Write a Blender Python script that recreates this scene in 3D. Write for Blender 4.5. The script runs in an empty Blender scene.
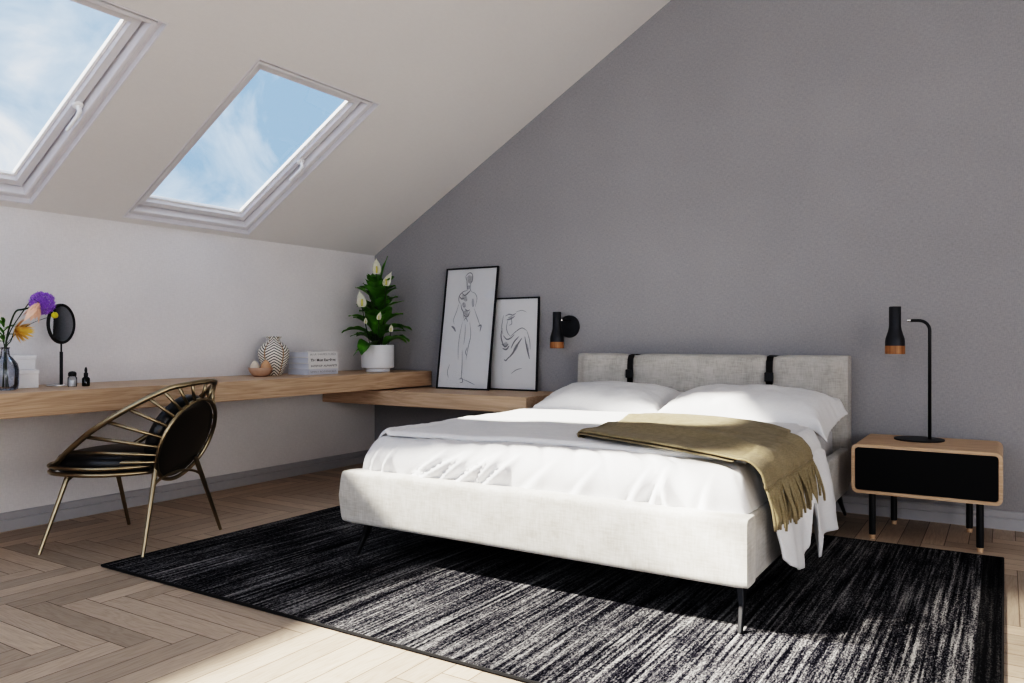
import bpy, bmesh, math, random
from mathutils import Vector, Matrix, noise
random.seed(7)
C = bpy.context.scene.collection
PI = math.pi

# ------------------------------------------------------------------ object helpers
def link(name, me, parent=None):
    o = bpy.data.objects.new(name, me)
    C.objects.link(o)
    if parent is not None:
        o.parent = parent
    return o

def obj(name, bm, mat, parent=None, loc=None, smooth=False, angle=None, rot=None):
    bmesh.ops.recalc_face_normals(bm, faces=bm.faces)
    me = bpy.data.meshes.new(name)
    bm.to_mesh(me)
    bm.free()
    if smooth or angle:
        me.polygons.foreach_set('use_smooth', [True] * len(me.polygons))
        if angle:
            me.set_sharp_from_angle(angle=math.radians(angle))
    mats = mat if isinstance(mat, (list, tuple)) else [mat]
    for m in mats:
        me.materials.append(m)
    o = link(name, me, parent)
    if loc is not None:
        o.location = loc
    if rot is not None:
        o.rotation_euler = rot
    return o

def tag(o, label, cat, group=None, kind=None):
    o['label'] = label
    o['category'] = cat
    if group:
        o['group'] = group
    if kind:
        o['kind'] = kind
    return o

def thing(name, label, cat, loc=(0, 0, 0), rotz=0, group=None):
    o = bpy.data.objects.new(name, None)
    o.empty_display_size = 0.1
    C.objects.link(o)
    o.location = loc
    o.rotation_euler = (0, 0, rotz)
    return tag(o, label, cat, group)

def struct(name, bm, mat, **k):
    o = obj(name, bm, mat, **k)
    o['kind'] = 'structure'
    return o

# ------------------------------------------------------------------ mesh helpers
def box(bm, x0, x1, y0, y1, z0, z1, bev=0, seg=2, M=None):
    r = bmesh.ops.create_cube(bm, size=1)
    vs = r['verts']
    for v in vs:
        v.co = Vector((x0 + (v.co.x + .5) * (x1 - x0), y0 + (v.co.y + .5) * (y1 - y0), z0 + (v.co.z + .5) * (z1 - z0)))
    allv = set(vs)
    if bev:
        es = {e for v in vs for e in v.link_edges}
        rr = bmesh.ops.bevel(bm, geom=list(es), offset=bev, segments=seg, profile=.5, affect='EDGES')
        allv = {v for f in rr['faces'] for v in f.verts} | {v for v in vs if v.is_valid}
    if M is not None:
        bmesh.ops.transform(bm, matrix=M, verts=list(allv))
    return bm

def B():
    return bmesh.new()

def ring_frame(n):
    return [(math.cos(2 * PI * i / n), math.sin(2 * PI * i / n)) for i in range(n)]

def tube(bm, pts, r, closed=False, n=10, cap=True):
    pts = [Vector(p) for p in pts]
    N = len(pts)
    rad = r if isinstance(r, (list, tuple)) else [r] * N
    tans = []
    for i in range(N):
        if closed:
            t = pts[(i + 1) % N] - pts[i - 1]
        else:
            t = pts[min(i + 1, N - 1)] - pts[max(i - 1, 0)]
        tans.append(t.normalized())
    up = Vector((0, 0, 1)) if abs(tans[0].z) < .9 else Vector((1, 0, 0))
    a = tans[0].cross(up).normalized()
    rings = []
    for i in range(N):
        if i:
            q = tans[i - 1].rotation_difference(tans[i])
            a = q @ a
            a = (a - tans[i] * a.dot(tans[i])).normalized()
        b = tans[i].cross(a)
        rings.append([bm.verts.new(pts[i] + (a * c + b * s) * rad[i]) for c, s in ring_frame(n)])
    M = N if closed else N - 1
    for i in range(M):
        A, D = rings[i], rings[(i + 1) % N]
        off = 0
        if closed and i == N - 1:
            off = min(range(n), key=lambda k: (A[0].co - D[k].co).length)
        for k in range(n):
            bm.faces.new((A[k], A[(k + 1) % n], D[(k + 1 + off) % n], D[(k + off) % n]))
    if not closed and cap:
        bm.faces.new(rings[0]); bm.faces.new(rings[-1])
    return bm

def lathe(bm, prof, n=32, M=None):
    rings, made = [], []
    for r, z in prof:
        if r < 1e-5:
            v = bm.verts.new((0, 0, z)); rings.append([v]); made.append(v)
        else:
            ring = [bm.verts.new((r * c, r * s, z)) for c, s in ring_frame(n)]
            rings.append(ring); made += ring
    for A, D in zip(rings, rings[1:]):
        for k in range(n):
            k2 = (k + 1) % n
            if len(A) == 1 and len(D) == 1:
                continue
            if len(A) == 1:
                bm.faces.new((A[0], D[k], D[k2]))
            elif len(D) == 1:
                bm.faces.new((A[k], A[k2], D[0]))
            else:
                bm.faces.new((A[k], A[k2], D[k2], D[k]))
    if M is not None:
        bmesh.ops.transform(bm, matrix=M, verts=made)
    return bm

def grid(bm, f, nu, nv):
    V = [[bm.verts.new(f(i, j)) for j in range(nv)] for i in range(nu)]
    for i in range(nu - 1):
        for j in range(nv - 1):
            bm.faces.new((V[i][j], V[i + 1][j], V[i + 1][j + 1], V[i][j + 1]))
    return V

def catmull(pts, sub=8, closed=False):
    P = [Vector(p) for p in pts]
    N = len(P); out = []
    for i in range(N if closed else N - 1):
        if closed:
            p0, p1, p2, p3 = P[i - 1], P[i], P[(i + 1) % N], P[(i + 2) % N]
        else:
            p0, p1, p2, p3 = P[max(i - 1, 0)], P[i], P[i + 1], P[min(i + 2, N - 1)]
        for k in range(sub):
            t = k / sub
            out.append(.5 * ((2 * p1) + (p2 - p0) * t + (2 * p0 - 5 * p1 + 4 * p2 - p3) * t * t + (3 * p1 - p0 - 3 * p2 + p3) * t ** 3))
    if not closed:
        out.append(P[-1])
    return out

def lerp(a, b, t):
    return a + (b - a) * t

def interp(tab, x):
    if x <= tab[0][0]:
        return tab[0][1]
    for (a, va), (b, vb) in zip(tab, tab[1:]):
        if x <= b:
            return va + (vb - va) * (x - a) / (b - a)
    return tab[-1][1]

def sstep(a, b, x):
    t = max(0., min(1., (x - a) / (b - a)))
    return t * t * (3 - 2 * t)

def fbm(x, y, z=0, o=3):
    s = 0; a = 1
    for _ in range(o):
        s += a * noise.noise(Vector((x, y, z)))
        x *= 2.03; y *= 2.03; a *= .5
    return s

# ------------------------------------------------------------------ material helpers
class NT:
    def __init__(self, name):
        self.m = bpy.data.materials.new(name)
        self.m.use_nodes = True
        self.t = self.m.node_tree
        self.bsdf = self.t.nodes['Principled BSDF']
        self.out = self.t.nodes['Material Output']
    def n(self, typ, **k):
        nd = self.t.nodes.new('ShaderNode' + typ)
        for a, v in k.items():
            setattr(nd, a, v)
        return nd
    def l(self, a, b):
        self.t.links.new(a, b)
    def math(self, op, a, b=None, c=None):
        nd = self.n('Math', operation=op)
        for i, v in enumerate((a, b, c)):
            if v is None:
                continue
            if isinstance(v, (int, float)):
                nd.inputs[i].default_value = v
            else:
                self.l(v, nd.inputs[i])
        return nd.outputs[0]
    def coord(self, scale=(1, 1, 1), rot=(0, 0, 0), kind='Object', loc=(0, 0, 0)):
        tc = self.n('TexCoord')
        mp = self.n('Mapping')
        mp.inputs['Scale'].default_value = scale
        mp.inputs['Rotation'].default_value = rot
        mp.inputs['Location'].default_value = loc
        self.l(tc.outputs[kind], mp.inputs['Vector'])
        return mp.outputs[0]
    def noise(self, vec, scale, detail=3, rough=.5, dist=0):
        nd = self.n('TexNoise')
        nd.inputs['Scale'].default_value = scale
        nd.inputs['Detail'].default_value = detail
        nd.inputs['Roughness'].default_value = rough
        nd.inputs['Distortion'].default_value = dist
        self.l(vec, nd.inputs['Vector'])
        return nd.outputs['Fac']
    def ramp(self, fac, stops):
        nd = self.n('ValToRGB')
        e = nd.color_ramp.elements
        while len(e) < len(stops):
            e.new(.5)
        for el, (p, c) in zip(e, stops):
            el.position = p
            el.color = tuple(c) + (1,) if len(c) == 3 else c
        self.l(fac, nd.inputs[0])
        return nd.outputs[0]
    def mix(self, fac, a, b, blend='MIX'):
        nd = self.n('Mix', data_type='RGBA', blend_type=blend)
        for s, v in ((nd.inputs[0], fac), (nd.inputs[6], a), (nd.inputs[7], b)):
            if isinstance(v, (int, float)):
                s.default_value = v
            elif isinstance(v, (tuple, list)):
                s.default_value = tuple(v) + (1,) if len(v) == 3 else v
            else:
                self.l(v, s)
        return nd.outputs[2]
    def bump(self, h, strength=.3, dist=.01):
        nd = self.n('Bump')
        nd.inputs['Strength'].default_value = strength
        nd.inputs['Distance'].default_value = dist
        self.l(h, nd.inputs['Height'])
        self.l(nd.outputs[0], self.bsdf.inputs['Normal'])
    def set(self, **k):
        for a, v in k.items():
            s = self.bsdf.inputs[a.replace('_', ' ')]
            if isinstance(v, (int, float)):
                s.default_value = v
            elif isinstance(v, (tuple, list)):
                s.default_value = tuple(v) + (1,) if len(v) == 3 else v
            else:
                self.l(v, s)
        return self

def plain(name, col, rough=.5, metal=0, var=.06, scale=30, bump=0, **k):
    t = NT(name)
    v = t.coord()
    f = t.noise(v, scale, 3)
    c = t.ramp(f, [(.3, tuple(x * (1 - var) for x in col)), (.7, tuple(min(1, x * (1 + var)) for x in col))])
    t.set(Base_Color=c, Roughness=rough, Metallic=metal, **k)
    if bump:
        t.bump(f, bump, .002)
    return t.m

def fabric(name, cols, scale=260, rough=.95, bump=.35, blot=.5, sheen=.2):
    """woven cloth: crossed thread noise + blotches"""
    t = NT(name)
    a = t.noise(t.coord((1, 1, .12)), scale, 2)
    b = t.noise(t.coord((.12, .12, 1)), scale, 2)
    w = t.math('ADD', a, b)
    w = t.math('MULTIPLY', w, .5)
    bl = t.noise(t.coord((1, 1, 1)), 9, 4, .6)
    mixf = t.math('ADD', t.math('MULTIPLY', w, 1 - blot * .5), t.math('MULTIPLY', bl, blot * .5))
    c = t.ramp(mixf, [(.36, cols[0]), (.5, cols[1]), (.64, cols[2])])
    t.set(Base_Color=c, Roughness=rough, Sheen_Weight=sheen)
    t.bump(w, bump, .002)
    return t.m

def wood(name, cols, axis='x', scale=1.0, rough=.5):
    t = NT(name)
    st = {'x': (.07, 1, 1), 'y': (1, .07, 1), 'z': (1, 1, .07)}[axis]
    v = t.coord(tuple(s * scale for s in st))
    big = t.noise(v, 9, 4, .55, .6)
    w = t.math('FRACT', t.math('MULTIPLY', big, 9))
    w = t.math('ABSOLUTE', t.math('SUBTRACT', w, .5))
    fine = t.noise(t.coord(tuple(s * scale for s in {'x': (.02, 1, 1), 'y': (1, .02, 1), 'z': (1, 1, .02)}[axis])), 240, 3, .6)
    f = t.math('ADD', t.math('MULTIPLY', w, .55), t.math('MULTIPLY', fine, .75))
    c = t.ramp(f, [(.2, cols[0]), (.55, cols[1]), (.85, cols[2])])
    t.set(Base_Color=c, Roughness=rough)
    t.bump(fine, .12, .001)
    return t.m

# ---- floor: herringbone oak laid square to the walls
def floor_mat():
    t = NT('herringbone_oak')
    w, n, ax, by = .1033, 7, 1.496, -3.47
    tc = t.n('TexCoord'); sp = t.n('SeparateXYZ'); t.l(tc.outputs['Object'], sp.inputs[0])
    X = t.math('DIVIDE', t.math('SUBTRACT', sp.outputs[0], ax), w)
    Y = t.math('DIVIDE', t.math('SUBTRACT', sp.outputs[1], by), w)
    i, j = t.math('FLOOR', X), t.math('FLOOR', Y)
    fx, fy = t.math('SUBTRACT', X, i), t.math('SUBTRACT', Y, j)
    m = t.math('FLOORED_MODULO', t.math('SUBTRACT', i, j), 2 * n)
    V = t.math('GREATER_THAN', m, n - .5)
    H = t.math('SUBTRACT', 1, V)
    k = t.math('SUBTRACT', 2 * n - 1, m)
    def sel(h, v):
        return t.math('ADD', t.math('MULTIPLY', h, H), t.math('MULTIPLY', v, V))
    along = sel(t.math('ADD', fx, m), t.math('ADD', fy, k))
    across = sel(fy, fx)
    ida = sel(j, t.math('ADD', i, 500))
    idb = sel(t.math('SUBTRACT', i, m), t.math('SUBTRACT', j, k))
    cb = t.n('CombineXYZ'); t.l(ida, cb.inputs[0]); t.l(idb, cb.inputs[1])
    wn = t.n('TexWhiteNoise', noise_dimensions='3D'); t.l(cb.outputs[0], wn.inputs['Vector'])
    rnd = wn.outputs['Value']
    gv = t.n('CombineXYZ')
    t.l(t.math('MULTIPLY', along, .16), gv.inputs[0])
    t.l(across, gv.inputs[1]); t.l(t.math('MULTIPLY', rnd, 60), gv.inputs[2])
    big = t.noise(gv.outputs[0], 1.1, 4, .5, .5)
    rings = t.math('ABSOLUTE', t.math('SUBTRACT', t.math('FRACT', t.math('MULTIPLY', big, 11)), .5))
    fv = t.n('CombineXYZ')
    t.l(t.math('MULTIPLY', along, .35), fv.inputs[0]); t.l(t.math('MULTIPLY', across, 9), fv.inputs[1])
    t.l(t.math('MULTIPLY', rnd, 60), fv.inputs[2])
    fine = t.noise(fv.outputs[0], 3.0, 4, .65)
    f = t.math('ADD', t.math('MULTIPLY', rings, .26), t.math('MULTIPLY', fine, .75))
    c = t.ramp(f, [(.15, (.33, .255, .195)), (.45, (.49, .405, .325)), (.8, (.59, .505, .415))])
    tone = t.ramp(rnd, [(0, (.74, .73, .72)), (.5, (.95, .93, .92)), (1, (1.12, 1.1, 1.08))])
    c = t.mix(1., c, tone, 'MULTIPLY')
    # joints
    e1 = t.math('MINIMUM', across, t.math('SUBTRACT', 1, across))
    e2 = t.math('MINIMUM', along, t.math('SUBTRACT', n, along))
    e = t.math('MINIMUM', e1, e2)
    g = t.math('LESS_THAN', e, .018)
    c = t.mix(g, c, (.14, .10, .075))
    t.set(Base_Color=c, Roughness=t.math('ADD', .42, t.math('MULTIPLY', fine, .16)))
    t.bsdf.inputs['Specular IOR Level'].default_value = .35
    h = t.math('SUBTRACT', t.math('MULTIPLY', fine, .25), t.math('MULTIPLY', g, .8))
    t.bump(h, .25, .003)
    return t.m

def rug_mat():
    t = NT('worn_black_rug')
    lng = t.noise(t.coord((1, .045, 1)), 46, 4, .75)
    thin = t.noise(t.coord((1, .02, 1), loc=(3, 1, 0)), 75, 2, .6)
    patch = t.noise(t.coord((1, .55, 1), loc=(5, 2, 0)), 3.2, 5, .65)
    grain = t.noise(t.coord((1, .35, 1)), 210, 3, .8)
    f = t.math('ADD', t.math('MULTIPLY', lng, .55), t.math('MULTIPLY', patch, .42))
    f = t.math('ADD', f, t.math('MULTIPLY', t.math('SUBTRACT', grain, .5), 1.1))
    f = t.math('ADD', f, t.math('MULTIPLY', t.math('SUBTRACT', thin, .5), .8))
    c = t.ramp(f, [(.33, (.004, .004, .006)), (.46, (.026, .026, .032)), (.60, (.13, .129, .134)), (.78, (.35, .345, .34))])
    lin = t.math('GREATER_THAN', thin, .655)
    c = t.mix(t.math('MULTIPLY', lin, t.math('MULTIPLY', grain, .6)), c, (.26, .255, .25))
    # dark border at both ends of the streaks
    tc = t.n('TexCoord'); sp = t.n('SeparateXYZ'); t.l(tc.outputs['Object'], sp.inputs[0])
    bd = t.math('GREATER_THAN', t.math('ADD', sp.outputs[0], t.math('MULTIPLY', grain, .02)), 1.695)
    c = t.mix(t.math('MULTIPLY', bd, .8), c, (.008, .008, .009))
    t.set(Base_Color=c, Roughness=1.0)
    t.bsdf.inputs['Specular IOR Level'].default_value = .0
    t.bump(t.math('ADD', grain, lng), .6, .004)
    return t.m

def wall_mat(name, col, weave=900, bump=.25, var=.04, blot=0.03):
    t = NT(name)
    a = t.noise(t.coord((1, 1, .25)), weave / 6, 2)
    b = t.noise(t.coord((.2, .2, 1)), weave / 6, 2)
    w = t.math('MULTIPLY', t.math('ADD', a, b), .5)
    bl = t.noise(t.coord(), 2.2, 3)
    c = t.ramp(w, [(.35, tuple(x * (1 - var) for x in col)), (.65, tuple(x * (1 + var) for x in col))])
    c2 = t.ramp(bl, [(.3, (1 - blot,) * 3), (.7, (1 + blot,) * 3)])
    c = t.mix(1., c, c2, 'MULTIPLY')
    t.set(Base_Color=c, Roughness=.9)
    t.bsdf.inputs['Specular IOR Level'].default_value = .2
    t.bump(w, bump, .003)
    return t.m

def glass_pane(name, tint=(1, 1, 1), refl=.5):
    t = NT(name)
    tr = t.n('BsdfTransparent'); tr.inputs[0].default_value = tuple(tint) + (1,)
    gl = t.n('BsdfGlossy'); gl.inputs['Roughness'].default_value = .0
    gl.inputs[0].default_value = (.95, .97, 1, 1)
    fr = t.n('Fresnel'); fr.inputs[0].default_value = 1.45
    ms = t.n('MixShader')
    t.l(t.math('MULTIPLY', fr.outputs[0], refl), ms.inputs[0])
    t.l(tr.outputs[0], ms.inputs[1]); t.l(gl.outputs[0], ms.inputs[2])
    t.l(ms.outputs[0], t.out.inputs[0])
    return t.m

M = {}
M['floor'] = floor_mat()
M['rug'] = rug_mat()
M['rug_edge'] = plain('rug_binding', (.01, .01, .011), .95)
M['white_wall'] = wall_mat('white_linen_wallpaper', (.74, .725, .73), 900, .5, .04)
M['ceiling'] = wall_mat('white_ceiling_paint', (.75, .74, .735), 700, .12, .012, .01)
M['grey_wall'] = wall_mat('grey_woven_wallpaper', (.325, .323, .335), 1300, .25, .10, .03)
M['skirting'] = plain('painted_skirting', (.42, .42, .44), .5, var=.02)
M['win_white'] = plain('white_lacquered_window', (.74, .735, .765), .35, var=.01)
M['bead'] = plain('white_glazing_bead', (.95, .95, .95), .4, var=.01)
M['glass'] = glass_pane('window_glass', (.97, .985, 1), .55)
M['oak'] = wood('oak_shelf_y', ((.37, .25, .165), (.53, .38, .265), (.63, .475, .35)), 'y')
M['oak_x'] = wood('oak_shelf_x', ((.41, .285, .195), (.56, .41, .295), (.65, .50, .375)), 'x')
M['night_wood'] = wood('light_oak_cabinet', ((.44, .29, .185), (.58, .405, .27), (.66, .49, .345)), 'x')
M['walnut'] = wood('warm_walnut_ring', ((.20, .085, .03), (.32, .15, .06), (.42, .21, .095)), 'z')
M['black_lacquer'] = plain('black_lacquer_front', (.004, .004, .005), .55, var=.1, Specular_IOR_Level=.2)
M['black_metal'] = plain('matt_black_metal', (.014, .015, .018), .42, .3, var=.1)
M['lamp_grey'] = plain('anthracite_metal', (.028, .030, .036), .45, .4, var=.1)
M['silver'] = plain('brushed_steel', (.75, .75, .74), .25, 1)
M['brass'] = plain('aged_brass', (.345, .288, .20), .30, 1, var=.12, scale=14)
M['leather'] = plain('black_leather', (.008, .0085, .011), .28, var=.15, scale=60, bump=.12)
M['shell'] = plain('dark_bronze_shell', (.045, .036, .028), .30, .35, var=.15, scale=5)
M['bed_fabric'] = fabric('cream_bed_upholstery', ((.43, .405, .365), (.55, .53, .49), (.66, .64, .605)), 150, blot=.9, bump=.45)
M['head_fabric'] = fabric('grey_headboard_upholstery', ((.34, .325, .30), (.45, .435, .41), (.53, .515, .49)), 170, blot=.8, bump=.45)
M['linen'] = fabric('white_bed_linen', ((.73, .73, .735), (.76, .76, .765), (.79, .79, .795)), 320, bump=.08, blot=.3, sheen=.1)
M['sheet_grey'] = fabric('pale_grey_mattress_cloth', ((.48, .48, .49), (.56, .56, .57), (.62, .62, .63)), 200, bump=.3, blot=.6)
M['throw'] = fabric('olive_wool_throw', ((.20, .16, .095), (.255, .21, .13), (.31, .26, .17)), 300, bump=.4, blot=.5, sheen=.05)
M['strap'] = plain('dark_leather_strap', (.018, .016, .017), .5, var=.2)
M['leaf'] = None
M['paper'] = plain('art_paper', (.80, .79, .78), .8, var=.01)
M['ceramic'] = plain('white_ceramic_pot', (.76, .77, .80), .45, var=.015)
M['box_white'] = plain('white_card_box', (.80, .80, .81), .5, var=.02)
M['soil'] = plain('dark_potting_soil', (.03, .02, .013), 1, var=.5, scale=80)
M['clay'] = plain('terracotta_clay', (.50, .33, .24), .8, var=.06, bump=.1)
M['stone_cream'] = plain('cream_stone', (.68, .60, .50), .7)
M['stone_tan'] = plain('tan_stone', (.56, .34, .21), .7)
M['ink'] = plain('black_print', (.03, .03, .03), .8)
M['ink_grey'] = plain('grey_print', (.26, .26, .27), .8)
M['book_white'] = plain('white_book_cover', (.74, .735, .735), .5, var=.015)
M['book_blue'] = plain('pale_blue_book_cover', (.60, .62, .68), .5, var=.015)
M['pages'] = plain('book_pages', (.78, .76, .72), .9)
M['stem'] = plain('dark_green_stem', (.03, .05, .025), .6)
M['petal_white'] = plain('white_spathe', (.84, .83, .74), .5, var=.04)
M['spadix'] = plain('yellow_spadix', (.70, .62, .18), .8)
M['purple'] = plain('purple_petals', (.36, .18, .66), .6, var=.3, scale=60)
M['orange'] = plain('orange_petals', (.85, .42, .06), .6, var=.3, scale=60)
M['peach'] = plain('peach_petals', (.85, .55, .42), .6, var=.15, scale=40)
M['yellow'] = plain('yellow_bloom', (.60, .52, .04), .8, var=.2, scale=90)

# mirror
t = NT('mirror_glass'); t.set(Base_Color=(.9, .91, .92), Metallic=1., Roughness=.015)
M['mirror'] = t.m
t = NT('frame_glazing'); M['pic_glass'] = glass_pane('picture_glazing', (1, 1, 1), .8)
# smoky vase glass
M['smoke_glass'] = glass_pane('smoked_vase_glass', (.84, .85, .87), .9)
M['clear_glass'] = glass_pane('clear_bottle_glass', (.86, .87, .88), 1.4)
M['dark_glass'] = glass_pane('green_dropper_glass', (.10, .14, .11), 1.3)
# leaves
t = NT('glossy_green_leaf')
f = t.noise(t.coord(), 14, 3)
t.set(Base_Color=t.ramp(f, [(.3, (.03, .11, .010)), (.6, (.09, .23, .022)), (.8, (.19, .37, .05))]), Roughness=.36)
M['leaf'] = t.m
# vase with chevrons
t = NT('chevron_vase')
tc = t.n('TexCoord'); sp = t.n('SeparateXYZ'); t.l(tc.outputs['Object'], sp.inputs[0])
ang = t.math('ARCTAN2', sp.outputs[1], sp.outputs[0])
a = t.math('FRACT', t.math('ADD', t.math('MULTIPLY', ang, 5 / (2 * PI)), 3.55))
d = t.math('ABSOLUTE', t.math('SUBTRACT', a, .5))
zz = t.math('SUBTRACT', t.math('MULTIPLY', sp.outputs[2], 50), t.math('MULTIPLY', d, 3.6))
st = t.math('LESS_THAN', t.math('FRACT', zz), .40)
c = t.mix(st, (.80, .77, .70), (.035, .035, .04))
sp1 = t.math('LESS_THAN', d, .035)
c = t.mix(sp1, c, (.30, .20, .11))
t.set(Base_Color=c, Roughness=.6)
M['vase'] = t.m
# upper layer / protea
t = NT('protea_petals')
g = t.n('TexCoord'); s2 = t.n('SeparateXYZ'); t.l(g.outputs['Generated'], s2.inputs[0])
t.set(Base_Color=t.ramp(s2.outputs[2], [(.1, (.80, .45, .10)), (.5, (.85, .60, .14)), (1, (.86, .55, .40))]), Roughness=.6)
M['protea'] = t.m

# ================================================================== THE SETTING
KW, SL = 1.785, .591                      # knee wall height, roof slope
A = math.atan(SL); cA, sA = math.cos(A), math.sin(A)
XR, ZR = 4.30, KW + SL * 4.30            # ridge
XE, YB = 8.2, -7.6                        # far side wall, open end behind the viewer

def RP(s, y, n):                          # roof plane: s up the slope, n outward
    return Vector((s * cA - n * sA, y, KW + s * sA + n * cA))

bm = B(); box(bm, -.2, XE, YB, .2, -.12, 0)
struct('floor', bm, M['floor'])
bm = B(); box(bm, -.2, 0, YB, 0, 0, KW + .05)
struct('wall_left', bm, M['white_wall'])
# back gable wall
bm = B()
pf = [(0, 0), (XE, 0), (XE, ZR - SL * (XE - XR)), (XR, ZR), (0, KW)]
fr = [bm.verts.new((x, 0, z)) for x, z in pf]; bk = [bm.verts.new((x, .2, z)) for x, z in pf]
bm.faces.new(fr); bm.faces.new(bk[::-1])
for k in range(5):
    bm.faces.new((fr[k], bk[k], bk[(k + 1) % 5], fr[(k + 1) % 5]))
struct('wall_back', bm, M['grey_wall'])
# right hand wall (out of view) with tall window openings toward the viewer's end
bm = B(); zr = ZR - SL * (XE - XR)
box(bm, XE, XE + .2, -2.2, .0, 0, zr); box(bm, XE, XE + .2, YB, -6.6, 0, zr)
box(bm, XE, XE + .2, -6.6, -2.2, 0, .85)  # sill added to hold back low-level light
struct('wall_right', bm, M['white_wall'])

bm = B(); box(bm, -.2, XE, YB - .2, YB, 0, .95)  # low unseen wall added to block sky light near the floor
struct('wall_rear_light_block', bm, M['white_wall'])
# sloping ceiling with roof-window holes
WIN = [(-2.33, -1.372), (-4.86, -2.857), (-6.35, -5.392)]  # second hole widened beyond the view so sun covers the rug front
S0, S1 = .046, 1.507
bm = B()
SR = XR / cA
ys = sorted({YB, 0.0} | {v for w in WIN for v in w})
TH = .16
for y0, y1 in zip(ys, ys[1:]):
    hole = any(abs(y0 - w[0]) < 1e-6 for w in WIN)
    segs = [(0, S0), (S1, SR)] if hole else [(0, SR)]
    for a0, a1 in segs:
        vs = [bm.verts.new(RP(s, y, n)) for n in (0, TH) for s, y in ((a0, y0), (a1, y0), (a1, y1), (a0, y1))]
        for q in ((0, 1, 2, 3), (7, 6, 5, 4), (0, 4, 5, 1), (1, 5, 6, 2), (2, 6, 7, 3), (3, 7, 4, 0)):
            bm.faces.new([vs[k] for k in q])
bmesh.ops.remove_doubles(bm, verts=bm.verts, dist=1e-5)
struct('ceiling', bm, M['ceiling'])
bm = B()
vs = [bm.verts.new(p) for p in ((XR, YB, ZR), (XE, YB, zr), (XE, 0, zr), (XR, 0, ZR), (XR, YB, ZR + .16), (XE, YB, zr + .16), (XE, 0, zr + .16), (XR, 0, ZR + .16))]
for q in ((0, 1, 2, 3), (7, 6, 5, 4), (0, 4, 5, 1), (1, 5, 6, 2), (2, 6, 7, 3), (3, 7, 4, 0)):
    bm.faces.new([vs[k] for k in q])
struct('ceiling_right', bm, M['ceiling'])

def sframe(bm, s0, s1, y0, y1, w, n0, n1, i0=0, bev=0):
    """mitred rectangular ring in the roof plane"""
    O = [(s0 + i0, y0 + i0), (s1 - i0, y0 + i0), (s1 - i0, y1 - i0), (s0 + i0, y1 - i0)]
    i1 = i0 + w
    I = [(s0 + i1, y0 + i1), (s1 - i1, y0 + i1), (s1 - i1, y1 - i1), (s0 + i1, y1 - i1)]
    v = {}
    for key, L in (('o', O), ('i', I)):
        for q, n in ((0, n0), (1, n1)):
            v[key, q] = [bm.verts.new(RP(s, y, n)) for s, y in L]
    es = []
    for k in range(4):
        k2 = (k + 1) % 4
        bm.faces.new((v['o', 0][k], v['o', 0][k2], v['i', 0][k2], v['i', 0][k]))
        bm.faces.new((v['o', 1][k], v['i', 1][k], v['i', 1][k2], v['o', 1][k2]))
        bm.faces.new((v['o', 0][k], v['o', 1][k], v['o', 1][k2], v['o', 0][k2]))
        bm.faces.new((v['i', 0][k], v['i', 0][k2], v['i', 1][k2], v['i', 1][k]))
        for L in (v['o', 0], v['i', 0]):
            e = bm.edges.get((L[k], L[k2]))
            if e: es.append(e)
    if bev:
        bmesh.ops.bevel(bm, geom=es, offset=bev, segments=3, profile=.5, affect='EDGES')

for k, (y0, y1) in enumerate(WIN):
    w = bpy.data.objects.new('window_%d' % (k + 1), None); C.objects.link(w); w['kind'] = 'structure'
    o = S0, S1, y0, y1
    bm = B()
    sframe(bm, *o, .010, -.0015, .105, 0)
    sframe(bm, *o, .022, .030, .105, .010)
    sframe(bm, *o, .026, .018, .105, .032, .010)
    obj('window_casing', bm, M['win_white'], w, angle=35)
    bm = B()
    sframe(bm, *o, .014, .085, .105, .058)
    sframe(bm, *o, .042, .058, .105, .072, .004)
    obj('sash', bm, M['win_white'], w, angle=35)
    bm = B(); sframe(bm, *o, .016, .084, .105, .116, .002)
    obj('glazing_bead', bm, M['bead'], w)
    bm = B()
    i = .128
    bm.faces.new([bm.verts.new(RP(s, y, .099)) for s, y in ((S0 + i, y0 + i), (S1 - i, y0 + i), (S1 - i, y1 - i), (S0 + i, y1 - i))])
    obj('pane', bm, M['glass'], w)
    # lever handle on the right hand sash bar
    sm = (S0 + S1) / 2 + .03; yh = y1 - .088
    bm = B()
    Rm = Matrix.Translation(RP(sm, yh, .060)) @ Matrix.Rotation(-A, 4, 'Y') @ Matrix.Rotation(PI, 4, 'X')
    lathe(bm, [(0, 0), (.026, 0), (.026, .008), (.021, .011), (.011, .012), (.011, .030), (0, .031)], 20, Rm)
    tube(bm, [RP(sm, yh, .040), RP(sm - .004, yh, .018), RP(sm - .03, yh, .010), RP(sm - .145, yh, .012)], [.012, .012, .0105, .009], n=10)
    obj('handle', bm, M['bead'], w, angle=40)

# skirting boards: two stacked fillets with a groove
def skirting(name, M4, L):
    bm = B()
    prof = [(0, 0), (.018, 0), (.018, .058), (.013, .061), (.013, .064), (.016, .067), (.016, .094), (.010, .102), (0, .102)]
    a = [bm.verts.new((0, p, z)) for p, z in prof]; b = [bm.verts.new((L, p, z)) for p, z in prof]
    bm.faces.new(a); bm.faces.new(b[::-1])
    for k in range(len(prof)):
        k2 = (k + 1) % len(prof); bm.faces.new((a[k], b[k], b[k2], a[k2]))
    bmesh.ops.transform(bm, matrix=M4, verts=bm.verts)
    struct(name, bm, M['skirting'])
skirting('baseboard_left', Matrix.Rotation(-PI / 2, 4, 'Z'), -YB)
skirting('baseboard_back', Matrix.Translation((XE, 0, 0)) @ Matrix.Rotation(PI, 4, 'Z'), XE)

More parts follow.
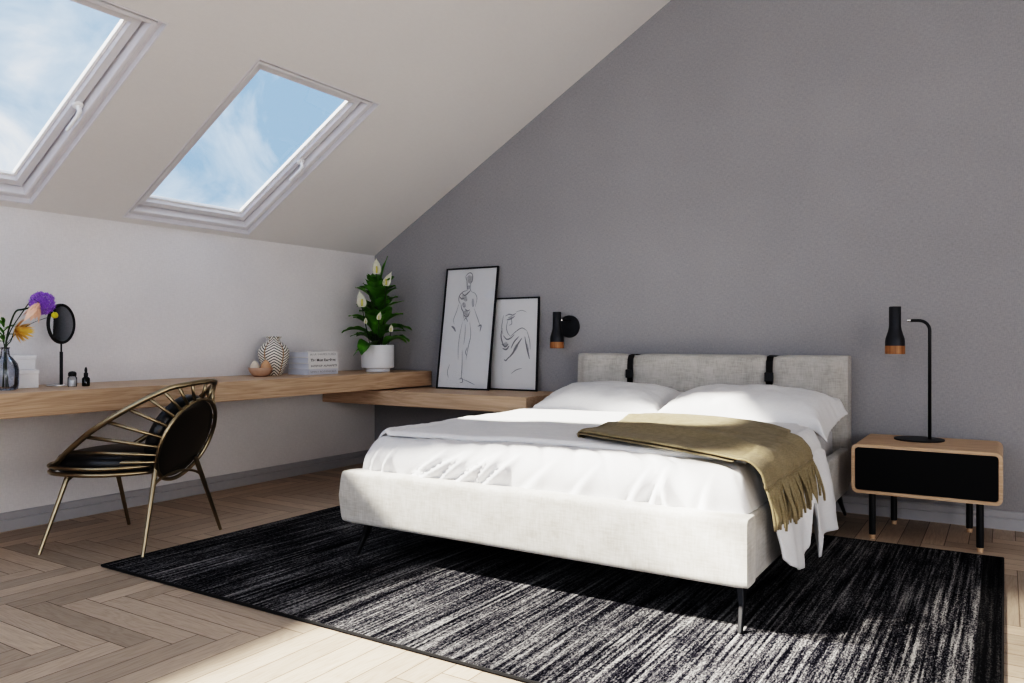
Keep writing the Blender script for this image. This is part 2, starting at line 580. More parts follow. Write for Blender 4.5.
# ================================================================== SHELVES
UP = .795
bm = B(); box(bm, 0.002, .632, -6.2, -.002, .674, UP, .003, 1)
tag(obj('wall_shelf', bm, M['oak']), 'long thick oak desk shelf floating along the white wall under the roof windows', 'shelf')
bm = B(); box(bm, 0.002, 1.92, -.62, -.002, .553, .663, .003, 1)
tag(obj('wall_shelf', bm, M['oak_x']), 'shorter lower oak shelf on the grey wall, carrying the two framed drawings', 'shelf')

# ================================================================== RUG
bm = B(); RX0, RX1, RY0, RY1 = 1.118, 4.645, -4.05, -.722
cx, cy = (RX0 + RX1) / 2, (RY0 + RY1) / 2
RY0r = -3.08
cy = (RY0r + RY1) / 2
box(bm, RX0 - cx, RX1 - cx, RY0r - cy, RY1 - cy, .0005, .011, .004, 2)
rug = tag(obj('area_rug', bm, M['rug'], loc=(cx, cy, 0)), 'black and grey streaked woven rug lying under the bed', 'rug')
bm = B()
q = .004
tube(bm, [(RX0 - cx, RY0r - cy, .007), (RX1 - cx, RY0r - cy, .007), (RX1 - cx, RY1 - cy, .007), (RX0 - cx, RY1 - cy, .007)], .0065, closed=True, n=6)
obj('binding', bm, M['rug_edge'], rug)

# ================================================================== BED
bed = thing('bed', 'double bed with cream upholstered frame and padded headboard on slanted black legs', 'bed', (2.92, -1.25, 0))
bx, by = 2.92, -1.25
def L(x, y, z):
    return (x - bx, y - by, z)
BX0, BX1, FY = 1.935, 3.885, -2.365
# footboard: padded panel, slightly bulging ends
bm = B()
def fb(i, j):
    u = i / 48; v = j / 20 * 2 * PI
    x = lerp(BX0, BX1, u)
    e = 1
    cz, hz = .294, .126
    cyy, hy = FY + .058, .058
    c, s = math.cos(v), math.sin(v)
    k = .22
    yy = math.copysign(abs(c) ** k, c) * hy
    zz = math.copysign(abs(s) ** k, s) * hz
    end = min(u, 1 - u) * (BX1 - BX0)
    sh = 1 - max(0, (1 - end / .02)) ** 2 * .03
    x += (-.022 if u < .5 else .0) * math.cos(zz / hz * PI / 2) * (1 if end < .001 else max(0, 1 - end / .06))
    return L(x, cyy + yy * sh, cz + zz * sh)
V = grid(bm, lambda i, j: fb(i, j), 49, 20)
for i in range(48):
    bm.faces.new((V[i][19], V[i + 1][19], V[i + 1][0], V[i][0]))
bm.faces.new(V[0]); bm.faces.new(V[48])
obj('footboard', bm, M['bed_fabric'], bed, angle=50)
for sx, nm in ((BX0 + .02, 'side_rail'), (BX1 - .075, 'side_rail')):
    bm = B(); box(bm, *[sx - bx + (0 if sx < 3 else .017), sx + .055 - bx + (0 if sx < 3 else .017)], FY + .10 - by, -.22 - by, .172, .418, .012, 3)
    obj(nm, bm, M['head_fabric'] if sx > 3 else M['bed_fabric'], bed, angle=40)
# slatted base closing the frame
bm = B(); box(bm, BX0 + .075 - bx, BX1 - .075 - bx, FY + .11 - by, -.24 - by, .20, .235)
obj('slat_base', bm, M['black_metal'], bed)
# headboard: pillow-like panel pinched at two straps
HX0, HX1, HT = 2.095, 3.872, .958
ST = (2.512, 3.432)
bm = B()
def hb(i, j):
    nu, nv = 96, 24
    u = i / nu; x = lerp(HX0, HX1, u)
    pinch = sum(math.exp(-((x - s) / .055) ** 2) for s in ST)
    end = min(u, 1 - u) * (HX1 - HX0)
    taper = sstep(-.01, .09, end)
    top = HT - .012 * pinch
    bot = .20
    yf = -.155 - .088 * (.45 + .55 * taper) + .022 * pinch
    yb = -.075
    P = [(yb, bot), (yf, bot), (yf, top), (yb, top)]
    t_ = j / nv
    # path up the front, over the rounded top, down the back
    if t_ < .62:
        z = lerp(bot, top - .035, t_ / .62)
        puff = .012 * math.sin((z - bot) / (top - bot) * PI)
        return L(x, yf - puff, z)
    if t_ < .88:
        a = (t_ - .62) / .26 * PI
        ry = (yb - yf) / 2
        return L(x, (yf + yb) / 2 - math.copysign(abs(math.cos(a)) ** .5, math.cos(a)) * ry, top - .035 + .035 * math.sin(a) ** .6)
    return L(x, yb, lerp(top - .035, bot, (t_ - .88) / .12))
V = grid(bm, hb, 97, 25)
for i in range(96):
    bm.faces.new((V[i][24], V[i + 1][24], V[i + 1][0], V[i][0]))
bm.faces.new(V[0]); bm.faces.new(V[96])
obj('headboard', bm, M['head_fabric'], bed, angle=60)
for s in ST:
    bm = B()
    hw = .020
    path = [(-.245, .70), (-.245, .80), (-.243, .88), (-.238, .92), (-.215, .948), (-.16, .955), (-.10, .95), (-.068, .92), (-.066, .80)]
    pr = []
    for y, z in path:
        pr.append([bm.verts.new(L(s - hw, y, z)), bm.verts.new(L(s + hw, y, z))])
    for a_, b_ in zip(pr, pr[1:]):
        bm.faces.new((a_[0], a_[1], b_[1], b_[0]))
    bmesh.ops.solidify(bm, geom=bm.faces[:], thickness=-.005)
    so = obj('strap', bm, M['strap'], bed)
    bm = B(); box(bm, s - .026 - bx, s + .026 - bx, -.262 - by, -.247 - by, .795, .852, .004, 2)
    obj('buckle', bm, M['black_metal'], so)
# legs: slanted flat blades
def leg(x0, y0, x1, y1):
    bm = B()
    pts = [((x0, y0, .18), .028), ((lerp(x0, x1, .55), lerp(y0, y1, .35), .10), .018), ((x1, y1, .0125), .013)]
    rows = []
    for (x, y, z), h in pts:
        rows.append([bm.verts.new(L(x + dx * h * .55, y + dy * h, z)) for dx, dy in ((-1, -1), (1, -1), (1, 1), (-1, 1))])
    for a_, b_ in zip(rows, rows[1:]):
        for k in range(4):
            bm.faces.new((a_[k], a_[(k + 1) % 4], b_[(k + 1) % 4], b_[k]))
    bm.faces.new(rows[0]); bm.faces.new(rows[-1])
    bmesh.ops.bevel(bm, geom=bm.edges[:], offset=.003, segments=1, affect='EDGES')
    obj('leg', bm, M['black_metal'], bed)
leg(2.03, -2.26, 2.00, -2.33); leg(3.835, -2.26, 3.858, -2.35)
leg(2.03, -.30, 2.00, -.17); leg(3.835, -.32, 3.852, -.16)

# mattress
bm = B(); box(bm, 1.998, 3.806, -2.245, -.262, .236, .555, .05, 5)
tag(obj('mattress', bm, M['sheet_grey'], smooth=True), 'pale grey mattress inside the bed frame, bare at the headboard corner', 'mattress')

# ---- duvet, lower layer (foot end) as an upholstered height field
def ztop(x, y):
    z = .572 + .010 * math.sin((x - 2) / 1.85 * PI)
    z += .012 * sstep(-2.3, -1.2, y)
    return z
def edge_samples(a, b, Ra, Rb, na, nm, nb):
    out = []
    for k in range(na):
        th = k / na * PI / 2
        out.append((a + Ra * (1 - math.cos(th)), math.sin(th)))
    for k in range(nm + 1):
        out.append((lerp(a + Ra, b - Rb, k / nm), 1.))
    for k in range(1, nb + 1):
        th = PI / 2 - k / nb * PI / 2
        out.append((b - Rb * (1 - math.cos(th)), math.sin(th)))
    return out
XS = edge_samples(1.972, 3.868, .075, .075, 14, 150, 14)
YS = edge_samples(-2.285, -1.30, .085, .05, 18, 100, 3)
bm = B()
def wr(x, y, front):
    """wrinkles"""
    w = .0045 * fbm(x * 2.2 + y * 1.2, y * 2.5, 1.0, 3)
    # long diagonal pulls toward the foot
    r = fbm((x + y * .9) * 5.5, (x - y) * .9, 4.2, 3)
    w += -.009 * (1 - min(1, abs(r) * 3.5)) * sstep(-1.85, -2.2, y)
    return w
FOLDS = [(2.30, .20, .9, .05), (2.36, .26, 1.3, .07), (2.47, .17, .8, .045), (2.56, .22, 1.2, .06), (2.66, .13, .7, .04), (2.71, .17, 1.0, .05), (3.40, .08, .6, .04), (3.50, .05, 1.1, .06), (3.57, -.04, .8, .04), (2.05, .05, .8, .03), (2.12, .07, .8, .03), (3.70, .03, .7, .05), (3.15, .12, .35, .05), (2.92, .15, .4, .06)]
def duv(i, j):
    x, sx = XS[i]; y, sy = YS[j]
    zb = .36
    T = ztop(x, y)
    s = sx * sy
    z = zb + (T - zb) * s
    z += wr(x, y, sy) * min(1, s * 1.2)
    yy = y; xx = x
    if y < -2.14:   # front face: gathered folds radiating from the tuck at the footboard
        k = sstep(-2.14, -2.27, y)
        hz = min(1, max(0, (z - .40) / .16))
        for fx, lean, am, wd in FOLDS:
            d = (x - fx - lean * hz) / (wd * (1.15 - .85 * hz))
            f = math.exp(-(d / (.28 if d < 0 else 1.0)) ** 2) - .45 * math.exp(-((d + .55) / .35) ** 2)
            yy -= .026 * am * f * k * (1 - hz ** 3)
            z += .007 * am * f * k * (1 - hz ** 2)
        yy -= .012 * math.sin(min(1, max(0, (z - .42) / .14)) * PI) * (1 + .6 * fbm(x * 3, 0, 7))
    if sx < .98 and abs(x - 3.8) < .2:
        xx += .012 * fbm(y * 7, z * 5, 3)
    return (xx, yy, z)
grid(bm, duv, len(XS), len(YS))
duvet = tag(obj('duvet', bm, M['linen'], smooth=True), 'puffy white duvet spread over the bed with wrinkled foot end', 'duvet')

# ---- upper folded layer which also hangs over the right side of the bed
HANG = [(-2.15, .26), (-2.08, .20), (-1.97, .15), (-1.87, .13), (-1.80, .15), (-1.72, .18), (-1.69, .36), (-1.66, .36), (-1.63, .24), (-1.56, .11), (-1.50, .10), (-1.46, .17), (-1.06, .152), (-.9, .17)]
NL, NTp, NRc, NH = 10, 110, 12, 34
def up_path(i, yv):
    """returns x, z along the cross-section at index i"""
    if i < NL:
        th = i / NL * PI / 2
        return 1.962 + .09 * (1 - math.cos(th)), .48 + (.130) * math.sin(th), 0
    i -= NL
    if i <= NTp:
        return lerp(2.052, 3.80, i / NTp), .61, 0
    i -= NTp
    if i <= NRc:
        th = i / NRc * PI / 2
        return 3.80 + .092 * math.sin(th), .52 + .09 * math.cos(th), 0
    i -= NRc
    t_ = i / NH
    zb = interp(HANG, yv)
    return 3.892 + .062 * t_ ** .6, lerp(.52, zb, t_), t_
NU = NL + NTp + NRc + NH + 1
NV = 110
def upl(i, j):
    v = j / (NV - 1)
    x0, _, hg0 = up_path(i, -1.6)
    yf = interp([(1.96, -2.17), (2.2, -2.155), (3.1, -2.06), (3.7, -2.09), (3.88, -2.12), (3.96, -2.12)], x0)
    ybk = interp([(1.96, -.70), (3.5, -.70), (3.72, -.82), (3.80, -.98), (3.88, -1.10), (3.96, -1.02)], x0)
    # shape the front roll: small radius
    y = lerp(yf, ybk, v)
    x, z, hg = up_path(i, y)
    if hg == 0 and x < 3.81:
        z = z - .61 + ztop(x, y) + .020 if i >= NL else z
    z += .006 * fbm(x * 3, y * 3, 2.) * (1 - hg)
    if hg == 0:
        z += .004 * fbm(x * 1.5, y * 12, 5.)
    fy = y - yf
    # bring the front hem down onto the lower layer
    if fy < .03 and hg < .02:
        z -= .022 * (1 - math.sqrt(max(0, 1 - (1 - fy / .03) ** 2)))
    if hg > 0:
        fold = .014 * math.sin(y * 15.5 + 1.2) + .008 * math.sin(y * 31 + 2.5 * hg)
        x += (fold + .012) * (hg ** .6) + .010 * fbm(y * 4, z * 4, 8.)
        y += .03 * hg * math.sin(y * 9) + .05 * hg * math.exp(-((y + 1.68) / .2) ** 2)
        x = max(x, 3.893)
    return (x, y, z)
bm = B(); grid(bm, upl, NU, NV)
o = obj('folded_layer', bm, M['linen'], duvet, smooth=True)
mod = o.modifiers.new('thick', 'SOLIDIFY'); mod.thickness = .008; mod.offset = -1

# ---- throw
THN, TWN = 90, 60
def throw_pt(s, t, lift=0):
    """s 0 folded end -> 1 hem ; t 0 foot side -> 1 head side"""
    xl = lerp(3.01, 2.89, t)
    top_end = .86
    yf = lambda x: interp([(2.85, -1.86), (3.0, -1.93), (3.2, -2.02), (3.5, -2.10), (3.7, -2.18), (3.86, -2.27)], x)
    yb = lambda x: interp([(2.85, -1.18), (2.92, -.98), (3.0, -.92), (3.15, -.90), (3.3, -.93), (3.55, -1.08), (3.70, -1.24), (3.86, -1.48)], x)
    if s < top_end:
        x = lerp(xl, 3.83, s / top_end)
        y = lerp(yf(x), yb(x), t)
        z = ztop(x, y) + .020 + .010
        d = 0
    else:
        d = (s - top_end) / (1 - top_end)
        a = min(1, d / .62) * PI / 2
        x = 3.825 + .088 * math.sin(a)
        z0 = ztop(3.83, -1.8) + .030
        z = z0 - .070 * (1 - math.cos(a)) 
        if d > .62:
            z -= (d - .62) / .38 * .02
            x += .004
        y = lerp(yf(3.86), yb(3.86), t)
    # lengthwise soft creases
    am = .009 * (1 - .4 * d)
    cr = am * (math.sin(t * 17 + 2.0 * s + 1.0) * .5 + math.sin(t * 9 - 1.5 * s) * .5 + fbm(t * 5, s * 1.6, 3.3))
    bulge = .022 * math.exp(-((t - .33) / .055) ** 2) * sstep(0, .25, s) * (1 - sstep(.6, 1, s))
    if d <= .3:
        z += cr + bulge + .011
    else:
        x += abs(cr) + .004; z += cr * .3
    return Vector((x, y, z + lift))
bm = B()
grid(bm, lambda i, j: throw_pt(i / (THN - 1), j / (TWN - 1)), THN, TWN)
throw = tag(obj('throw_blanket', bm, M['throw'], smooth=True), 'olive tan wool throw with fringe draped over the right side of the bed', 'throw')
mod = throw.modifiers.new('thick', 'SOLIDIFY'); mod.thickness = .007; mod.offset = 0
# rolled fold at its far end
bm = B()
def roll(i, j):
    t_ = i / 59; a = j / 11 * PI * 1.25
    p = throw_pt(0.0, t_ * .55)
    r = .016 + .006 * math.sin(t_ * 6)
    return (p.x + .006 - r * math.sin(a), p.y - .01, p.z - r + r * math.cos(a) + .004)
grid(bm, roll, 60, 12)
o = obj('folded_end', bm, M['throw'], throw, smooth=True)
mod = o.modifiers.new('thick', 'SOLIDIFY'); mod.thickness = .006; mod.offset = 0
# second layer of the folded throw, lower by the foot side
bm = B()
def th2(i, j):
    s = i / 59; t_ = j / 9
    p = throw_pt(s * .86, t_ * .16)
    return (p.x - .015, p.y - .020 * (1 - t_), p.z - .010)
grid(bm, th2, 60, 10)
obj('under_layer', bm, M['throw'], throw, smooth=True)
# hem cord + fringe
bm = B()
tube(bm, [throw_pt(1, t_ / 60) + Vector((.002, 0, 0)) for t_ in range(61)], .005, n=6)
obj('hem', bm, M['throw'], throw, smooth=True)
bm = B()
NF = 58
for k in range(NF):
    t_ = (k + .5) / NF
    p = throw_pt(1, t_)
    ln = .158 + random.uniform(-.022, .02)
    sw = random.uniform(-.012, .018) + .012 * math.sin(k * .55)
    ot = .022 + random.uniform(0, .02) + .014 * math.sin(k * .9)
    pts = []
    for q in range(7):
        w_ = q / 6
        pts.append((p.x + .002 + ot * math.sin(w_ * PI / 2) , p.y + sw * w_ + .003 * math.sin(w_ * 7 + k), p.z - ln * w_))
    r0 = .0056
    tube(bm, pts, [.004, r0, r0, r0 * .95, r0 * 1.05, r0 * 1.1, r0 * .9], n=6)
obj('fringe', bm, M['throw'], throw, smooth=True)

# ---- pillows
def pillow(name_label, cxp, cyp, z0, a, b, h, rz, rx, seed, flange=.045, droop=0):
    bm = B()
    n1, n2 = 64, 44
    def P(i, j, sgn):
        u = -1 + 2 * i / n1; v = -1 + 2 * j / n2
        # flange zone beyond .92
        uu = min(1, abs(u) / .90); vv = min(1, abs(v) / .88)
        th = max(0, (1 - uu ** 3.0)) ** .55 * max(0, (1 - vv ** 2.4)) ** .55
        x = a * u * (1 - .05 * (1 - v * v) * (abs(u) > .5) * (abs(u) - .5) * 2)
        y = b * v * (1 - .10 * (1 - u * u) * (v < 0) * abs(v))
        z = sgn * h * th * (.62 if sgn > 0 else .38) + h * .38
        z += .010 * fbm(u * 3 + seed, v * 2.2, seed) * th ** .5
        ed = max(uu, vv)
        cr = fbm(u * 5 + seed, v * 7, 2 + seed)
        z += (.012 * cr) * (1 - th) * .6
        # corner pull creases
        rr = math.hypot(1 - abs(u), 1 - abs(v))
        z += .012 * math.sin(math.atan2(1 - abs(v) + .01, 1 - abs(u) + .01) * 9 + seed) * math.exp(-(rr / .35) ** 2) * th
        if droop and u > .86:
            z -= droop * ((u - .86) / .14) ** 1.4 * (1 - .3 * v)
            y -= .03 * (u - .86) / .14
        z -= h * .38 * sstep(.9, 1.0, max(abs(v) if v < 0 else 0, abs(u))) * .9
        return (x, y, z + sgn * .0025)
    g1 = grid(bm, lambda i, j: P(i, j, 1), n1 + 1, n2 + 1)
    g2 = grid(bm, lambda i, j: P(i, j, -1), n1 + 1, n2 + 1)
    for i in range(n1):
        bm.faces.new((g1[i][0], g1[i + 1][0], g2[i + 1][0], g2[i][0]))
        bm.faces.new((g1[i][n2], g1[i + 1][n2], g2[i + 1][n2], g2[i][n2]))
    for j in range(n2):
        bm.faces.new((g1[0][j], g1[0][j + 1], g2[0][j + 1], g2[0][j]))
        bm.faces.new((g1[n1][j], g1[n1][j + 1], g2[n1][j + 1], g2[n1][j]))
    o = obj('pillow', bm, M['linen'], loc=(cxp, cyp, z0), smooth=True, rot=(rx, 0, rz))
    o['group'] = 'pillows at the headboard'
    return tag(o, name_label, 'pillow', 'pillows at the headboard')
pillow('white pillow nearer the wall sconce and framed drawings', 2.49, -.52, .605, .462, .27, .165, .02, math.radians(10), 1.3)
pillow('white pillow nearer the table lamp, its flange drooping over the bed edge', 3.385, -.545, .610, .50, .27, .165, -.03, math.radians(9), 4.1, droop=.035)

# ================================================================== NIGHTSTAND
NX0, NX1, NY0, NY1, NZ0, NZ1 = 3.958, 4.643, -.632, -.10, .238, .498
ncx, ncy = (NX0 + NX1) / 2, (NY0 + NY1) / 2
ns = thing('nightstand', 'low wide nightstand with rounded light oak case and plain black drawer front', 'nightstand', (ncx, ncy, 0))
def rrect(x0, x1, z0, z1, r, n=6):
    out = []
    for cxx, czz, a0 in ((x1 - r, z1 - r, 0), (x0 + r, z1 - r, PI / 2), (x0 + r, z0 + r, PI), (x1 - r, z0 + r, 1.5 * PI)):
        for k in range(n + 1):
            a_ = a0 + k / n * PI / 2
            out.append((cxx + r * math.cos(a_), czz + r * math.sin(a_)))
    return out
bm = B()
hw = (NX1 - NX0) / 2; hd = (NY1 - NY0) / 2
O = rrect(-hw, hw, NZ0, NZ1, .032); I = rrect(-hw + .017, hw - .017, NZ0 + .017, NZ1 - .017, .018)
nO = len(O)
of = [bm.verts.new((x, -hd, z)) for x, z in O]; ob = [bm.verts.new((x, hd, z)) for x, z in O]
i_f = [bm.verts.new((x, -hd, z)) for x, z in I]; ib = [bm.verts.new((x, -hd + .02, z)) for x, z in I]
for k in range(nO):
    k2 = (k + 1) % nO
    bm.faces.new((of[k], of[k2], i_f[k2], i_f[k])); bm.faces.new((of[k], ob[k], ob[k2], of[k2]))
    bm.faces.new((i_f[k], i_f[k2], ib[k2], ib[k]))
bm.faces.new(ob); bm.faces.new(ib)
obj('case', bm, M['night_wood'], ns, angle=40)
bm = B()
I2 = rrect(-hw + .019, hw - .019, NZ0 + .019, NZ1 - .019, .016)
f0 = [bm.verts.new((x, -hd + .003, z)) for x, z in I2]; f1 = [bm.verts.new((x, -hd + .0185, z)) for x, z in I2]
bm.faces.new(f0); bm.faces.new(f1)
for k in range(nO):
    k2 = (k + 1) % nO; bm.faces.new((f0[k], f1[k], f1[k2], f0[k2]))
obj('drawer', bm, M['black_lacquer'], ns)
for lx, ly in ((4.057, -.603), (4.547, -.612), (4.115, -.185), (4.487, -.175)):
    bm = B(); lathe(bm, [(0, .022), (.0165, .022), (.0165, NZ0), (0, NZ0)], 20, Matrix.Translation((lx - ncx, ly - ncy, 0)))
    lg = obj('leg', bm, M['black_metal'], ns, angle=40)
    bm = B(); lathe(bm, [(0, 0), (.0135, 0), (.0155, .022), (0, .022)], 20, Matrix.Translation((lx - ncx, ly - ncy, 0)))
    obj('wooden_foot', bm, M['night_wood'], lg, angle=40)

# ================================================================== LAMPS
HEAD = [(0, .265), (.029, .265), (.031, .262), (.031, .155), (.034, .135), (.041, .110), (.048, .088), (.0505, .070), (.0505, .046)]
def lamp_head(parent, loc, sc=1.0):
    bm = B(); lathe(bm, [(r * sc, z * sc) for r, z in HEAD] + [(.047 * sc, .046 * sc), (.044 * sc, .08 * sc), (.028 * sc, .15 * sc), (0, .16 * sc)], 32, Matrix.Translation(loc))
    s = obj('lamp_shade', bm, M['lamp_grey'], parent, angle=40)
    bm = B(); lathe(bm, [(.0508 * sc, .046 * sc), (.0512 * sc, .044 * sc), (.0518 * sc, .002 * sc), (.050 * sc, 0), (.046 * sc, .0), (.046 * sc, .046 * sc), (.0508 * sc, .046 * sc)], 32, Matrix.Translation(loc))
    obj('wooden_ring', bm, M['walnut'], s, angle=40)
    bm = B(); lathe(bm, [(0, .05), (.02, .055), (.024, .075), (.014, .10), (0, .11)], 20, Matrix.Translation(loc))
    obj('bulb', bm, M['paper'], s, smooth=True)
    return s
lb = thing('table_lamp', 'black metal table lamp with wood-ringed shade standing on the nightstand', 'lamp', (4.25, -.275, NZ1))
bm = B(); lathe(bm, [(0, 0), (.124, 0), (.126, .003), (.124, .008), (.02, .011), (0, .011)], 48)
obj('base', bm, M['black_metal'], lb, angle=30)
bm = B()
px_, hx_ = .052, -.085
top = .660
pts = [(px_, 0, .008), (px_, 0, top - .05)]
for k in range(1, 9):
    a_ = k / 8 * PI / 2
    pts.append((px_ - .055 * (1 - math.cos(a_)), 0, top - .055 + .055 * math.sin(a_)))
pts.append((hx_ + .045, 0, top))
tube(bm, pts, .0085, n=14)
obj('pole', bm, M['black_metal'], lb, smooth=True)
bm = B(); tube(bm, [(hx_ + .048, 0, top), (hx_ + .026, 0, top)], .0075, n=12)
obj('swivel_joint', bm, M['silver'], lb, angle=40)
lamp_head(lb, (hx_ - .035, 0, .474), 1.0)

sc_ = thing('wall_sconce', 'small black wall sconce with round plate and wood-ringed shade beside the headboard', 'wall lamp', (1.925, 0, 1.15))
bm = B(); lathe(bm, [(0, 0), (.082, 0), (.082, .016), (.078, .021), (0, .021)], 40, Matrix.Rotation(PI / 2, 4, 'X') @ Matrix.Translation((0, 0, .001)))
obj('wall_plate', bm, M['lamp_grey'], sc_, angle=40)
bm = B(); tube(bm, [(.012, -.018, .045), (.010, -.075, .045), (.0, -.095, .045), (-.010, -.105, .045)], .008, n=12)
obj('arm', bm, M['black_metal'], sc_, angle=50)
bm = B(); tube(bm, [(-.008, -.104, .045), (-.022, -.112, .045)], .009, n=12)
obj('swivel_joint', bm, M['silver'], sc_, angle=40)
lamp_head(sc_, (-.042, -.122, -.160), 1.0)

# ================================================================== FRAMED DRAWINGS
def stroke(bm, pts, w):
    """flat ribbon on the paper plane (x,z), y = 0"""
    P = catmull([(p[0], 0, p[1]) for p in pts], 6)
    N = len(P); prev = None
    for i, p in enumerate(P):
        t_ = (P[min(i + 1, N - 1)] - P[max(i - 1, 0)]).normalized()
        nrm = Vector((-t_.z, 0, t_.x))
        ww = w * (.25 + .75 * math.sin(PI * (i + .4) / (N - .2)))
        a_, b_ = bm.verts.new(p + nrm * ww), bm.verts.new(p - nrm * ww)
        if prev:
            bm.faces.new((prev[0], a_, b_, prev[1]))
        prev = (a_, b_)
def framed(label, x0, x1, yb, H_, fw, strokes, washes, loc_z=.6635):
    W = x1 - x0
    ang = math.asin((abs(yb) - .022) / H_)
    root = thing('framed_drawing', label, 'framed picture', ((x0 + x1) / 2, yb, loc_z), group='leaning framed drawings')
    root.rotation_euler = (-ang, 0, 0)
    hw_ = W / 2
    bm = B()
    d = .016
    for a0, a1, b0, b1 in ((-hw_, hw_, 0, fw), (-hw_, hw_, H_ - fw, H_), (-hw_, -hw_ + fw, fw, H_ - fw), (hw_ - fw, hw_, fw, H_ - fw)):
        box(bm, a0, a1, -d / 2, d / 2, b0, b1)
    obj('frame', bm, M['black_metal'], root)
    bm = B(); box(bm, -hw_ + fw, hw_ - fw, 0.001, .006, fw, H_ - fw)
    pp = obj('paper', bm, M['paper'], root)
    bm = B()
    bm.faces.new([bm.verts.new(v) for v in ((-hw_ + fw, -.004, fw), (hw_ - fw, -.004, fw), (hw_ - fw, -.004, H_ - fw), (-hw_ + fw, -.004, H_ - fw))])
    obj('glass', bm, M['pic_glass'], root)
    bm = B()
    for k_, (S, yy) in enumerate(((strokes, -.0008), (washes, -.0004))):
        for pts, w in S:
            n0 = len(bm.faces); v0 = len(bm.verts)
            stroke(bm, [((px - .5) * W, (1 - pz) * H_) for px, pz in pts], w * (1.35 if k_ == 0 else 1.2))
            bm.faces.ensure_lookup_table(); bm.verts.ensure_lookup_table()
            for f_ in bm.faces[n0:]:
                f_.material_index = k_
            for v_ in bm.verts[v0:]:
                v_.co.y += yy
    obj('drawing', bm, [M['ink_grey'], wash], pp)
    return root
wash = plain('pencil_wash', (.52, .515, .52), .9, var=.25, scale=60)
# fractions: (across, down) of the frame
s1 = [
 ([(.40, .10), (.39, .07), (.44, .045), (.50, .05), (.525, .085), (.51, .12), (.48, .14)], .0025),
 ([(.40, .08), (.42, .12), (.43, .155), (.44, .19)], .003), ([(.50, .13), (.49, .17), (.52, .20)], .002),
 ([(.44, .19), (.36, .20), (.30, .23), (.29, .27), (.33, .30)], .003),
 ([(.34, .21), (.40, .23), (.46, .21), (.50, .19)], .004), ([(.30, .24), (.35, .26), (.39, .25)], .004),
 ([(.52, .20), (.60, .22), (.64, .26), (.62, .33)], .0018),
 ([(.34, .30), (.36, .34), (.40, .37), (.42, .42)], .003), ([(.42, .34), (.48, .36), (.52, .35)], .003),
 ([(.40, .38), (.45, .41), (.50, .40), (.53, .36)], .003), ([(.42, .44), (.46, .42), (.50, .45)], .0025),
 ([(.30, .30), (.26, .37), (.22, .43), (.24, .47)], .0016), ([(.19, .485), (.24, .50), (.28, .53)], .006),
 ([(.60, .34), (.66, .40), (.72, .46), (.74, .50)], .0016), ([(.70, .49), (.76, .48), (.75, .53)], .004),
 ([(.40, .45), (.37, .55), (.36, .66), (.38, .76)], .0016), ([(.54, .45), (.58, .56), (.55, .66), (.53, .76)], .0018),
 ([(.44, .68), (.46, .78), (.47, .88), (.46, .92)], .0022), ([(.43, .92), (.48, .91), (.50, .94), (.45, .945)], .003),
 ([(.50, .92), (.58, .93), (.66, .945), (.74, .96)], .0018), ([(.22, .80), (.19, .86), (.22, .91)], .0018),
 ([(.53, .66), (.51, .70), (.54, .73)], .0025), ([(.46, .47), (.47, .56), (.46, .64)], .0014)]
w1 = [([(.43, .07), (.48, .10), (.46, .13)], .022), ([(.34, .23), (.40, .25), (.44, .28)], .016), ([(.42, .36), (.47, .39), (.49, .41)], .018),
      ([(.45, .15), (.47, .18)], .014), ([(.38, .29), (.42, .33)], .014), ([(.56, .26), (.58, .33)], .010)]
s2 = [
 ([(.30, .20), (.38, .18), (.46, .19), (.52, .17)], .003), ([(.33, .24), (.42, .23), (.50, .20)], .0035),
 ([(.26, .19), (.24, .26), (.23, .33), (.26, .40)], .002), ([(.24, .33), (.22, .41), (.25, .48), (.30, .52)], .004),
 ([(.27, .41), (.34, .45), (.42, .44), (.50, .40)], .004), ([(.24, .50), (.32, .53), (.38, .50)], .005),
 ([(.26, .55), (.34, .56), (.40, .52)], .005), ([(.36, .24), (.33, .32), (.36, .38), (.42, .42)], .0022),
 ([(.42, .42), (.55, .36), (.66, .33), (.76, .36)], .0025), ([(.66, .44), (.56, .52), (.48, .60), (.38, .66)], .006),
 ([(.60, .42), (.50, .48), (.44, .55)], .004), ([(.40, .64), (.34, .68), (.30, .67)], .004),
 ([(.72, .42), (.76, .52), (.80, .60), (.83, .66)], .005), ([(.76, .36), (.82, .46), (.84, .56)], .002),
 ([(.46, .82), (.56, .78), (.68, .76)], .002), ([(.52, .16), (.64, .14), (.74, .16)], .0015), ([(.42, .20), (.44, .28), (.38, .30)], .002)]
w2 = [([(.34, .48), (.30, .54)], .014), ([(.58, .50), (.50, .58)], .012), ([(.76, .50), (.80, .58)], .008), ([(.36, .22), (.46, .21)], .007)]
framed('taller black-framed pencil drawing of a standing figure leaning on the wall', .806, 1.309, -.165, .975, .011, s1, w1)
framed('smaller black-framed charcoal sketch of folded limbs behind the taller frame', 1.246, 1.678, -.062, .715, .011, s2, w2)

# ================================================================== CHAIR
CX, CY = .81, -2.72
ch = thing('armchair', 'round brass-barred armchair with black leather cushions and a dark disc back', 'chair', (CX, CY, 0), math.atan2(-.37, -.93))
